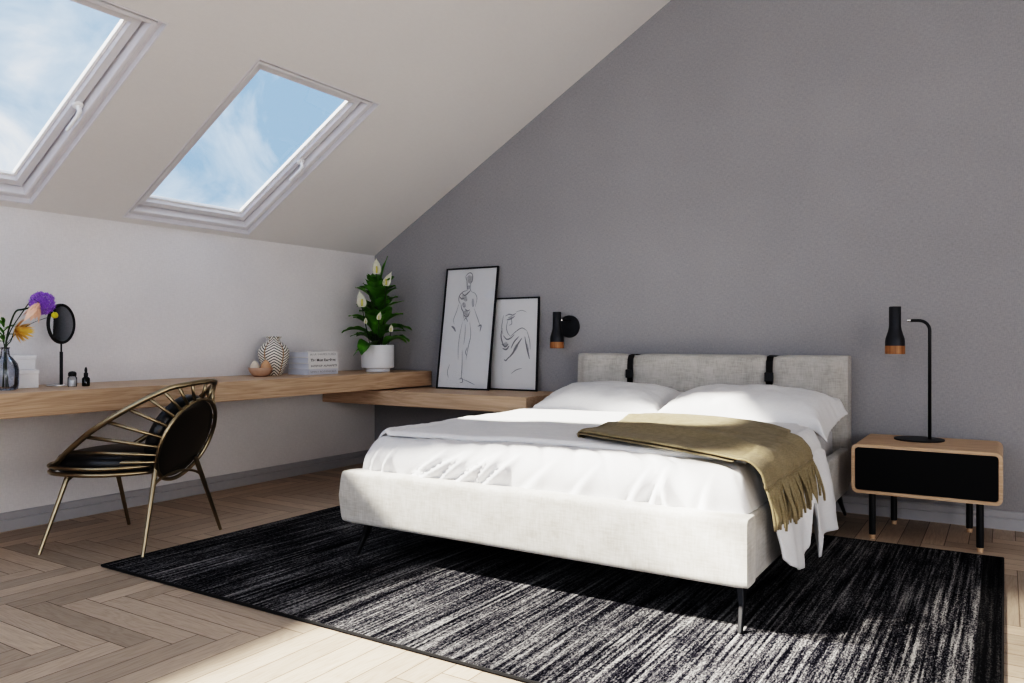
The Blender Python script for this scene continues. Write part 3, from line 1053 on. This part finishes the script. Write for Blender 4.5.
# local x = forward, y = to the sitter's left
def rim(a):
    """a = 0 at top back, PI at the front"""
    c, s = math.cos(a), math.sin(a)
    x = -.015 - .390 * c
    y = math.copysign(abs(s) ** (.88 if c > 0 else .88 - .30 * -c), s) * (.350 - .055 * (1 + c) / 2 - .035 * max(0, -c))
    u = (x + .405) / .78
    z = interp([(0, .838), (.1, .815), (.25, .745), (.4, .672), (.55, .597), (.7, .515), (.85, .435), (.93, .418), (1, .408)], u)
    return Vector((x, -y, z))
bm = B(); tube(bm, [rim(2 * PI * k / 96) for k in range(96)], .0135, closed=True, n=12)
obj('rim', bm, M['brass'], ch, smooth=True)
D0 = Vector((-.295, 0, .540)); DU = Vector((-.37, 0, .93)).normalized(); DY = Vector((0, -1, 0)); DR = .222
DN = DU.cross(DY)           # direction check below
if DN.x > 0: DN = -DN       # rearward
def disc(a, r=DR, off=0):
    return D0 + (DU * math.cos(a) + DY * math.sin(a)) * r + DN * off
bm = B(); tube(bm, [disc(2 * PI * k / 72) for k in range(72)], .010, closed=True, n=12)
obj('back_ring', bm, M['brass'], ch, smooth=True)
# backrest shell + cushion
def disc_lathe(prof):
    bm = B(); lathe(bm, prof, 48)
    Mx = Matrix((DY, DU, DN)).transposed().to_4x4()
    Mx.translation = D0
    bmesh.ops.transform(bm, matrix=Mx, verts=bm.verts)
    return bm
obj('back_shell', disc_lathe([(0, .004), (.10, .003), (.17, .0), (.205, -.006), (.214, -.014), (.21, -.02), (0, -.02)]), M['shell'], ch, smooth=True)
obj('back_cushion', disc_lathe([(0, -.022), (.19, -.022), (.213, -.035), (.220, -.06), (.213, -.085), (.185, -.105), (.10, -.118), (0, -.120)]), M['leather'], ch, smooth=True)
# bars between rim and ring
nb = 9
rim_a = [math.radians(q) for q in (0, 17, 30, 42, 53, 67, 82, 99, 117, 138)]
ring_a = [math.radians(q) for q in (0, 15, 28, 40, 52, 66, 81, 94, 105, 116)]
for k in range(-nb, nb + 1):
    ra = rim_a[abs(k)] * (1 if k >= 0 else -1); qa = ring_a[abs(k)] * (1 if k >= 0 else -1)
    bm = B(); tube(bm, [rim(ra), disc(qa)], .0088, n=10)
    obj('bar', bm, M['brass'], ch, smooth=True)
# lower seat ring
def seat(a, sc=1., z=.392):
    c, s = math.cos(a), math.sin(a)
    x = .065 - (.285 if c > 0 else .290) * math.copysign(abs(c) ** (.9 if c > 0 else .7), c) * sc
    y = -.305 * sc * math.copysign(abs(s) ** .62, s) * (1 - .30 * max(0, c) ** 1.5)
    return Vector((x, y, z))
bm = B(); tube(bm, [seat(2 * PI * k / 72, 1.02) for k in range(72)], .0105, closed=True, n=12)
tube(bm, [seat(2 * PI * k / 72, 1.03, .422) for k in range(72)], .0095, closed=True, n=12)
obj('seat_frame', bm, M['brass'], ch, smooth=True)
bm = B()
prof = [(.0, .380), (.80, .380), (.93, .385), (.975, .400), (.975, .450), (.94, .468), (.80, .478), (0, .482)]
def seatp(i, j):
    r, z = prof[i]; a = j / 60 * 2 * PI
    p = seat(a, max(r, .001) * .92, z)
    # seat cushion reaches the front a little further
    return Vector((p.x + .020 * max(0, -math.cos(a)) * r - .0, p.y, z))
grid(bm, seatp, len(prof), 61)
bmesh.ops.remove_doubles(bm, verts=bm.verts, dist=.0006)
obj('seat_cushion', bm, M['leather'], ch, smooth=True)
# legs + arches
feet = [(.29, .328), (.277, -.316), (-.264, .313), (-.30, -.304)]
tops = [(.247, .172), (.262, -.176), (-.235, .168), (-.25, -.14)]
for (fx, fy), (tx, ty) in zip(feet, tops):
    bm = B()
    z1 = .395 if tx > 0 else .43
    tube(bm, [(tx, ty, z1), (lerp(tx, fx, .12), lerp(ty, fy, .12), z1 * .88), (fx, fy, .0125 if (fx < 0 and fy > 0) else .001)], [.0115, .0125, .0085], n=12)
    obj('leg', bm, M['brass'], ch, angle=50)
for a_, b_ in ((0, 1), (2, 3)):
    def lp(i, z):
        z1 = .395 if tops[i][0] > 0 else .43
        t_ = 1 - z / z1
        return Vector((lerp(tops[i][0], feet[i][0], t_), lerp(tops[i][1], feet[i][1], t_), z))
    A0, A1 = lp(a_, .285), lp(b_, .285)
    mid = (A0 + A1) / 2
    pts = []
    for k in range(25):
        a2 = k / 24 * PI
        h = .088 * math.sin(a2) ** .75
        m_ = -math.cos(a2)
        p = mid + (A1 - A0) / 2 * m_
        pts.append((lerp(p.x, tops[a_][0], h / .12), p.y, .285 + h))
    bm = B(); tube(bm, pts, .0065, n=10)
    obj('arched_brace', bm, M['brass'], ch, smooth=True)

# ================================================================== PLANT
PX, PY = .358, -.357
pl = thing('potted_peace_lily', 'tall peace lily with white blooms in a white ceramic pot on the desk shelf', 'plant', (PX, PY, UP))
bm = B(); lathe(bm, [(0, 0), (.095, 0), (.098, .004), (.098, .024), (.108, .028), (.128, .032), (.131, .04), (.131, .212), (.128, .216), (.122, .216), (.121, .19), (0, .188)], 48)
obj('pot', bm, M['ceramic'], pl, angle=30)
bm = B(); lathe(bm, [(0, .195), (.12, .192), (.1195, .185), (0, .185)], 24)
obj('soil', bm, M['soil'], pl)
def leaf(bm, base, az, length, width, lift, curl, stemlen):
    """arching blade starting from base on a stem"""
    d = Vector((math.cos(az), math.sin(az), 0)); side = Vector((-math.sin(az), math.cos(az), 0))
    p = Vector(base); ang = lift; N = 12; pts = []
    for k in range(N + 1):
        pts.append((p.copy(), ang))
        p = p + (d * math.cos(ang) + Vector((0, 0, 1)) * math.sin(ang)) * (length / N)
        ang -= curl / N
    prev = None
    for k, (q, an) in enumerate(pts):
        t_ = k / N
        w = width * (math.sin(PI * min(1, t_ * .98 + .02) ** .8) ** .9) * .5 + .0008
        nrm = (-d * math.sin(an) + Vector((0, 0, 1)) * math.cos(an))
        wave = .06 * width * math.sin(t_ * 14 + az * 5)
        row = [bm.verts.new(q + side * w + nrm * (w * .45 + wave)), bm.verts.new(q + side * w * .5 + nrm * w * .12), bm.verts.new(q), bm.verts.new(q - side * w * .5 + nrm * w * .12), bm.verts.new(q - side * w + nrm * (w * .45 - wave))]
        if prev:
            for m_ in range(4):
                bm.faces.new((prev[m_], prev[m_ + 1], row[m_ + 1], row[m_]))
        prev = row
rnd = random.Random(11)
bm = B(); bs = B()
nleaf = 46
for k in range(nleaf):
    h = min(1, max(0, (k / nleaf) ** .85 + rnd.uniform(-.06, .06)))
    az = k * 2.399 + rnd.uniform(-.3, .3)
    zz = .20 + h * .47
    rr = .05 * (1 - h) + .012
    base = (rr * math.cos(az), rr * math.sin(az), zz)
    ln = lerp(.25, .19, h) * rnd.uniform(.75, 1.15)
    lift = lerp(.9, 1.2, h) + rnd.uniform(-.55, .3)
    cl = lerp(1.25, .5, h) * rnd.uniform(.7, 1.3)
    leaf(bm, base, az, ln, lerp(.125, .10, h) * rnd.uniform(.7, 1.2), lift, cl, 0)
    tube(bs, [(rr * .5 * math.cos(az), rr * .5 * math.sin(az), .19), (rr * .8 * math.cos(az), rr * .8 * math.sin(az), (zz + .19) / 2), base], .0028, n=5)
for az, zz, ln, lift, cl in ((-1.9, .30, .22, .15, .5), (-2.2, .22, .20, -.1, .9), (2.6, .30, .2, .2, .6), (-.6, .42, .2, .35, .4), (.3, .30, .22, .3, .4), (.5, .5, .2, .5, .3)):
    leaf(bm, (.03 * math.cos(az), .03 * math.sin(az), zz), az, ln, .05, lift, cl, 0)
leaf(bm, (.02, .01, .72), .55, .22, .055, 1.35, .1, 0)
obj('foliage', bm, M['leaf'], pl, smooth=True)
obj('stems', bs, M['stem'], pl, smooth=True)
# blooms: lateral (to the right in view) and height, from the photo
R2 = Vector((.845, .534, 0)); F2 = Vector((-.534, .845, 0))
def bloom(lat, h, dep, sc, tilt):
    c0 = R2 * lat - F2 * dep + Vector((0, 0, h))
    bm = B(); tube(bm, [R2 * lat * .2 + Vector((0, 0, .25)), R2 * lat * .7 + Vector((0, 0, h * .6)) - F2 * dep * .6, c0], .003, n=6)
    f_ = obj('flower', bm, M['stem'], pl, smooth=True)
    bm = B()
    def sp_(i, j):
        t_ = i / 14; a_ = (j / 12 - .5) * PI * 1.5
        w = .030 * math.sin(PI * min(1, t_ * .93 + .07) ** .62) ** .8 + (.0)
        if t_ > .75: w *= 1 - (t_ - .75) * 3.2
        w = max(w, .0006)
        z = t_ * .105
        yb_ = w * (math.cos(a_)) * .75
        p = R2 * (w * math.sin(a_) + tilt * t_ * t_ * .03) + F2 * (yb_ - .0) + Vector((0, 0, z))
        return c0 + p * sc
    grid(bm, sp_, 15, 13)
    obj('spathe', bm, M['petal_white'], f_, smooth=True)
    bm = B(); tube(bm, [c0 + Vector((0, 0, .006)) * sc, c0 + Vector((0, 0, .05)) * sc], .0055 * sc, n=8)
    obj('spadix', bm, M['spadix'], f_, smooth=True)
bloom(.002, .785, .07, 1.2, -.1); bloom(.085, .685, .11, 1.1, 1.4); bloom(-.10, .515, .15, 1.25, -.6)
bloom(.035, .415, .16, .65, .8); bloom(-.075, .385, .13, .5, 0); bloom(.125, .32, .12, .6, .1)

# ================================================================== DESK OBJECTS
# books
BA = Vector((.372, -1.116, UP)); e1 = Vector((.0, 1, 0)).normalized(); e2 = Vector((-.30, .104, 0)).normalized()
books = [('pale blue-white book with grey spine lettering at the bottom of the stack', 'SIMPLY BOTANICALS', .041, .298, M['book_blue'], M['ink_grey'], 0),
         ('white book with grey capitals, second from the bottom of the stack', 'INTERIOR ALPHABETS', .042, .304, M['book_white'], M['ink_grey'], .004),
         ('white book with bold black spine title, second from the top of the stack', 'The Most Excellent', .042, .292, M['book_white'], M['ink'], .0),
         ('white book with thin grey spine capitals on top of the stack', 'BLUE SHAPES CURLS', .040, .295, M['book_white'], M['ink_grey'], -.002)]
z = UP
for lab, txt, th_, ln, cm, ink, sh in books:
    bk = thing('book', lab, 'book', BA + Vector((0, 0, z - UP)), math.atan2(e1.y, e1.x), 'books stacked on the desk shelf')
    z += th_ + .0012
    W_ = .22
    bm = B()   # local x along spine, y into the book
    box(bm, sh, ln + sh, 0, W_, 0, .003); box(bm, sh, ln + sh, 0, W_, th_ - .003, th_); box(bm, sh, ln + sh, 0, .003, .003, th_ - .003)
    obj('cover', bm, cm, bk)
    bm = B(); box(bm, sh + .004, ln + sh - .004, .003, W_ - .004, .003, th_ - .003)
    obj('pages', bm, M['book_blue'], bk)
    cu = bpy.data.curves.new('t', 'FONT'); cu.body = txt; cu.size = th_ * .62 if txt[1].islower() else th_ * .46
    cu.align_x = 'CENTER'; cu.align_y = 'CENTER'
    if txt[1].islower() or 'ALPH' in txt: cu.offset = .0007
    tmp = bpy.data.objects.new('t', cu); C.objects.link(tmp)
    bpy.context.view_layer.update()
    me = bpy.data.meshes.new_from_object(tmp.evaluated_get(bpy.context.evaluated_depsgraph_get()))
    bpy.data.objects.remove(tmp)
    mw = max(v.co.x for v in me.vertices) - min(v.co.x for v in me.vertices)
    kx = (ln * .86) / mw
    me.transform(Matrix.Diagonal((kx, 1, 1, 1)))
    me.transform(Matrix.Rotation(PI / 2, 4, 'X'))
    me.transform(Matrix.Translation((ln / 2 + sh, -.0008, th_ / 2)))
    me.materials.clear(); me.materials.append(ink)
    link('spine_title', me, bk)

# chevron vase
bm = B(); lathe(bm, [(0, 0), (.052, 0), (.058, .006), (.078, .045), (.098, .095), (.110, .145), (.108, .180), (.090, .212), (.062, .235), (.047, .247), (.044, .258), (.050, .270), (.056, .280), (.050, .281), (.040, .262), (.0, .25)], 48)
tag(obj('vase', bm, M['vase'], loc=(.180, -1.268, UP), smooth=True), 'cream ceramic vase with black herringbone lines beside the books', 'vase')
# bowl with two stones
bw = (.245, -1.440, UP)
bm = B(); lathe(bm, [(0, 0), (.042, 0), (.060, .012), (.078, .038), (.084, .062), (.079, .062), (.070, .036), (.05, .016), (0, .010)], 40)
tag(obj('bowl', bm, M['clay'], loc=bw, smooth=True), 'small terracotta-pink clay bowl in front of the patterned vase', 'bowl')
def stone(label, x, y, z0, r, h, mt):
    z0 += .004
    bm = B(); lathe(bm, [(0, 0), (r * .6, h * .06), (r * .95, h * .25), (r, h * .42), (r * .85, h * .66), (r * .5, h * .88), (r * .2, h * .98), (0, h)], 24)
    tag(obj('decorative_stone', bm, mt, loc=(x, y, z0), smooth=True), label, 'ornament', 'ornaments in the clay bowl')
stone('cream egg-shaped ornament standing in the clay bowl', bw[0] - .022, bw[1] - .032, UP + .0165, .034, .090, M['stone_cream'])
stone('orange-tan egg-shaped ornament in the clay bowl beside the vase', bw[0] + .012, bw[1] + .035, UP + .0165, .038, .094, M['stone_tan'])

# table mirror
mr = thing('table_mirror', 'round black-framed vanity mirror on a thin stand on the desk shelf', 'mirror', (.215, -2.790, UP), 0)
bm = B(); lathe(bm, [(0, 0), (.072, 0), (.073, .003), (.071, .009), (.012, .011), (0, .011)], 40)
obj('base', bm, M['silver'], mr, angle=30)
bm = B(); tube(bm, [(0, 0, .009), (0, 0, .19)], .0085, n=14); tube(bm, [(0, 0, .188), (0, 0, .235)], .0045, n=10)
obj('stand', bm, M['black_metal'], mr, angle=40)
MM = Matrix.Translation((0, 0, .345)) @ Matrix.Rotation(math.radians(25.5), 4, 'Z') @ Matrix.Rotation(PI / 2, 4, 'Y')
bm = B()
lathe(bm, [(.096, -.006), (.107, -.008), (.112, -.003), (.112, .004), (.107, .008), (.098, .007), (.097, .002), (.096, -.006)], 56, MM)
lathe(bm, [(0, -.006), (.1, -.006), (.1, -.002), (0, -.002)], 56, MM)
obj('mirror_frame', bm, M['black_metal'], mr, angle=40)
bm = B(); lathe(bm, [(0, .003), (.098, .003)], 56, MM)
obj('mirror_glass', bm, M['mirror'], mr)

# bottles
b1 = thing('cosmetic_bottle', 'small clear glass bottle with a round black cap next to the mirror', 'bottle', (.350, -2.802, UP))
bm = B(); lathe(bm, [(0, 0), (.021, 0), (.023, .004), (.023, .050), (.018, .056), (0, .056)], 28)
obj('glass_body', bm, M['clear_glass'], b1, angle=40)
bm = B(); lathe(bm, [(0, .004), (.019, .004), (.019, .036), (0, .036)], 20)
obj('cream', bm, M['box_white'], b1, angle=40)
bm = B(); lathe(bm, [(0, .057), (.019, .057), (.0205, .062), (.0205, .076), (.013, .083), (0, .085)], 28)
obj('cap', bm, M['black_metal'], b1, angle=40)
b2 = thing('dropper_bottle', 'dark green dropper bottle with black rubber pipette at right of the clear bottle', 'bottle', (.351, -2.728, UP))
bm = B(); lathe(bm, [(0, 0), (.019, 0), (.020, .003), (.020, .042), (.014, .050), (.008, .053), (0, .053)], 28)
obj('glass_body', bm, M['dark_glass'], b2, angle=40)
bm = B(); lathe(bm, [(0, .004), (.0165, .004), (.0165, .03), (0, .03)], 20)
obj('oil', bm, M['stem'], b2, angle=40)
bm = B(); lathe(bm, [(0, .053), (.011, .053), (.011, .072), (.0065, .075), (.0075, .090), (.004, .104), (0, .105)], 20)
obj('dropper', bm, M['black_metal'], b2, angle=40)

# white lidded boxes
def lidbox(label, x, y, w, h, rz, lh=.022):
    r = thing('lidded_box', label, 'box', (x, y, UP), rz, 'white boxes on the desk shelf')
    bm = B(); box(bm, -w / 2 + .004, w / 2 - .004, -w / 2 + .004, w / 2 - .004, 0, h - .002, .003, 2)
    obj('box_body', bm, M['box_white'], r)
    bm = B(); box(bm, -w / 2, w / 2, -w / 2, w / 2, h - lh, h, .003, 2)
    obj('lid', bm, M['box_white'], r)
lidbox('taller white lidded box standing behind the smaller box and glass vase', .085, -2.935, .115, .172, math.radians(-8))
lidbox('small low white lidded box between the glass vase and the mirror', .230, -2.985, .105, .096, math.radians(-8))

# glass vase and flowers
GV = Vector((.357, -3.144, UP))
gv = thing('glass_vase', 'smoky glass bottle vase holding cut flowers at the left end of the desk', 'vase', GV)
bm = B(); lathe(bm, [(0, .003), (.045, 0), (.056, .006), (.061, .03), (.062, .10), (.055, .135), (.035, .162), (.021, .178), (.018, .205), (.022, .218), (.019, .218), (.015, .205), (.017, .178), (.031, .160), (.051, .133), (.058, .10), (.057, .03), (.05, .010), (0, .008)], 40)
obj('glass_body', bm, M['smoke_glass'], gv, smooth=True)
def w_at(u, v, dep=0):      # a point over the vase: lateral and height offsets measured in the photo
    return GV + R2 * ((u - 5) * .0058) + Vector((0, 0, (391 - v) * .00512)) + F2 * dep
def cutflower(name, label, pts, head, rr=.0028):
    f_ = thing(name, label, 'flower', GV, group='cut flowers in the glass vase')
    P = [GV + Vector(p) if not isinstance(p, Vector) else p for p in pts]
    bm = B(); tube(bm, catmull([p - GV for p in P], 8), rr, n=6)
    obj('stem', bm, M['stem'], f_, smooth=True)
    head(f_, P[-1] - GV)
    return f_
def allium(f_, c):
    bm = B(); r_ = random.Random(3)
    for k in range(300):
        z_ = 1 - 2 * (k + .5) / 300; a_ = k * 2.39996
        d = Vector((math.sqrt(1 - z_ * z_) * math.cos(a_), math.sqrt(1 - z_ * z_) * math.sin(a_), z_))
        r1 = .050 * r_.uniform(.72, 1.1)
        p = c + d * r1
        u1 = d.orthogonal().normalized(); u2 = d.cross(u1)
        for m_ in range(5):
            a3 = m_ * 2 * PI / 5 + k
            e_ = u1 * math.cos(a3) + u2 * math.sin(a3); g_ = u1 * math.cos(a3 + .5) + u2 * math.sin(a3 + .5)
            bm.faces.new([bm.verts.new(p), bm.verts.new(p + e_ * .014 + d * .008), bm.verts.new(p + (e_ + g_) * .006 + d * .003)])
    obj('flower_head', bm, M['purple'], f_)
    bm = B(); lathe(bm, [(0, -.034), (.020, -.024), (.030, 0), (.020, .024), (0, .034)], 12, Matrix.Translation(c))
    obj('core', bm, M['purple'], f_, smooth=True)
def petals(name, mt, n_, ln, wd, spread, axis):
    def fn(f_, c):
        bm = B(); ax = Vector(axis).normalized(); u1 = ax.orthogonal().normalized(); u2 = ax.cross(u1); r_ = random.Random(5)
        for k in range(n_):
            a_ = k * 2.39996; sp__ = spread * r_.uniform(.35, 1.1)
            d = (ax * math.cos(sp__) + (u1 * math.cos(a_) + u2 * math.sin(a_)) * math.sin(sp__)).normalized()
            s_ = d.cross(ax).normalized(); l_ = ln * r_.uniform(.75, 1.1)
            prev = None
            for q in range(7):
                t_ = q / 6; w = wd * math.sin(PI * (t_ * .9 + .08))
                p = c + d * l_ * t_ + ax * (.25 * l_ * t_ * t_)
                row = (bm.verts.new(p - s_ * w), bm.verts.new(p + s_ * w))
                if prev: bm.faces.new((prev[0], prev[1], row[1], row[0]))
                prev = row
        obj(name, bm, mt, f_, smooth=True)
    return fn
def ball(mt, r):
    def fn(f_, c):
        bm = B(); bmesh.ops.create_icosphere(bm, subdivisions=3, radius=r, matrix=Matrix.Translation(c))
        for v in bm.verts:
            v.co = c + (v.co - c) * (1 + .1 * noise.noise(v.co * 180))
        obj('flower_head', bm, mt, f_, smooth=True)
    return fn
b0 = (0, 0, .01)
cutflower('allium', 'round purple allium bloom arching highest out of the glass vase', [(-.02, 0, .012), (0, 0, .20), w_at(8, 332), w_at(16, 314, -.02), w_at(24, 311, -.03), w_at(36, 308, -.03), w_at(42, 305, -.04)], allium, .0045)
cutflower('tulip', 'drooping pale peach bloom just below the purple allium', [(.01, .01, .012), (.003, .003, .20), w_at(9, 334), w_at(20, 314), w_at(34, 302, -.05), w_at(44, 305, -.09)], petals('flower_head', M['peach'], 14, .085, .017, .55, tuple(-R2 * .55 + Vector((0, 0, -1)))))
cutflower('protea', 'spiky yellow-orange pincushion bloom left of the mirror', [(-.01, .01, .012), (-.002, .004, .20), w_at(10, 342), w_at(17, 331, -.03)], petals('flower_head', M['protea'], 80, .068, .005, 1.3, tuple(R2 * .75 + Vector((0, 0, -.12)))))
cutflower('craspedia', 'tiny yellow ball flower on a thin stem in front of the mirror', [(.01, -.01, .012), (.003, -.003, .20), w_at(12, 338), w_at(30, 325, -.02), w_at(53.5, 317, -.05)], ball(M['yellow'], .016), .0013)
def leaves_fn(f_, c):
    bm = B(); r_ = random.Random(9)
    for k in range(15):
        d0 = c + Vector((0, 0, -.05 + .007 * k))
        leaf(bm, d0, r_.uniform(0, 2 * PI), r_.uniform(.06, .12), .016, r_.uniform(.2, 1.1), .6, 0)
    obj('leaves', bm, M['leaf'], f_, smooth=True)
cutflower('greenery_sprig', 'dark leafy green sprig rising from the neck of the glass vase', [(0, -.01, .012), (0, -.002, .20), w_at(3, 340), w_at(4, 334)], leaves_fn)

# ================================================================== LIGHT, SKY, CAMERA
W = bpy.data.worlds.new('sky'); bpy.context.scene.world = W; W.use_nodes = True
nt = W.node_tree; bg = nt.nodes['Background']
tc = nt.nodes.new('ShaderNodeTexCoord'); mp = nt.nodes.new('ShaderNodeMapping')
mp.inputs['Scale'].default_value = (1.6, .9, 1.8); mp.inputs['Rotation'].default_value = (.3, .2, .5); mp.inputs['Location'].default_value = (.35, .2, .1)
nt.links.new(tc.outputs['Generated'], mp.inputs[0])
n1 = nt.nodes.new('ShaderNodeTexNoise'); n1.inputs['Scale'].default_value = 3.4; n1.inputs['Detail'].default_value = 7
n1.inputs['Roughness'].default_value = .55; n1.inputs['Distortion'].default_value = 1.0
nt.links.new(mp.outputs[0], n1.inputs['Vector'])
rp = nt.nodes.new('ShaderNodeValToRGB'); e = rp.color_ramp.elements
e[0].position = .43; e[0].color = (.25, .38, .60, 1)
e[1].position = .66; e[1].color = (1.1, 1.13, 1.17, 1)
e2_ = e.new(.53); e2_.color = (.50, .63, .82, 1)
nt.links.new(n1.outputs['Fac'], rp.inputs[0]); nt.links.new(rp.outputs[0], bg.inputs[0])
bg.inputs[1].default_value = 1.1

def sun(dirv, energy, col, ang):
    l = bpy.data.lights.new('sun', 'SUN'); l.energy = energy; l.color = col; l.angle = math.radians(ang)
    o = bpy.data.objects.new('sun', l); C.objects.link(o); o.location = (-3, -3, 6)
    o.rotation_euler = Vector(dirv).to_track_quat('-Z', 'Y').to_euler()
sun((1, .37, -.82), 12, (1, .93, .82), 2.2)
def area(name, loc, target, sx, sy, energy, col):
    l = bpy.data.lights.new(name, 'AREA'); l.shape = 'RECTANGLE'; l.size = sx; l.size_y = sy; l.energy = energy; l.color = col
    o = bpy.data.objects.new(name, l); C.objects.link(o); o.location = loc
    o.rotation_euler = (Vector(target) - Vector(loc)).to_track_quat('-Z', 'Y').to_euler()
area('rear_fill', (3.5, -7.5, 1.6), (2.6, 0, .8), 5, 2.2, 28, (1, .98, .96))  # soft fill added behind the viewer to brighten the room
area('side_fill', (8.1, -4.4, 1.25), (0, -1.2, 1.0), 4, 2.0, 55, (1, .97, .94))  # soft fill added at the right, throws the plant's shadow on the left wall

l = bpy.data.lights.new('added_sun_spot', 'SPOT'); l.energy = 900; l.color = (1, .93, .82); l.shadow_soft_size = .06  # no lamp fitting here: spot added to carry sunlight across the rug's right side
l.spot_size = math.radians(34); l.spot_blend = .35
o = bpy.data.objects.new('added_sun_spot', l); C.objects.link(o); o.location = (2.0, -3.75, 2.75)
o.rotation_euler = (Vector((4.85, -2.55, 0)) - Vector(o.location)).to_track_quat('-Z', 'Y').to_euler()
cam = bpy.data.cameras.new('camera')
co = bpy.data.objects.new('camera', cam); C.objects.link(co)
cam.sensor_width = 36; cam.lens = 781 / 1024 * 36
cam.shift_y = -(341.5 - 340) / 1024
th = math.atan(493 / 781)
co.location = (4.43 * 1.05, -4.88 * 1.05, 1.05)
co.rotation_euler = (PI / 2, 0, th)
cam.clip_start = .05
sc = bpy.context.scene
sc.camera = co
sc.view_settings.view_transform = 'Filmic'
sc.view_settings.look = 'Very High Contrast'
sc.view_settings.exposure = 0.22
sc.cycles.max_bounces = 8
sc.cycles.diffuse_bounces = 5
sc.cycles.transparent_max_bounces = 16
sc.cycles.use_denoising = True
sc.cycles.sample_clamp_indirect = 8
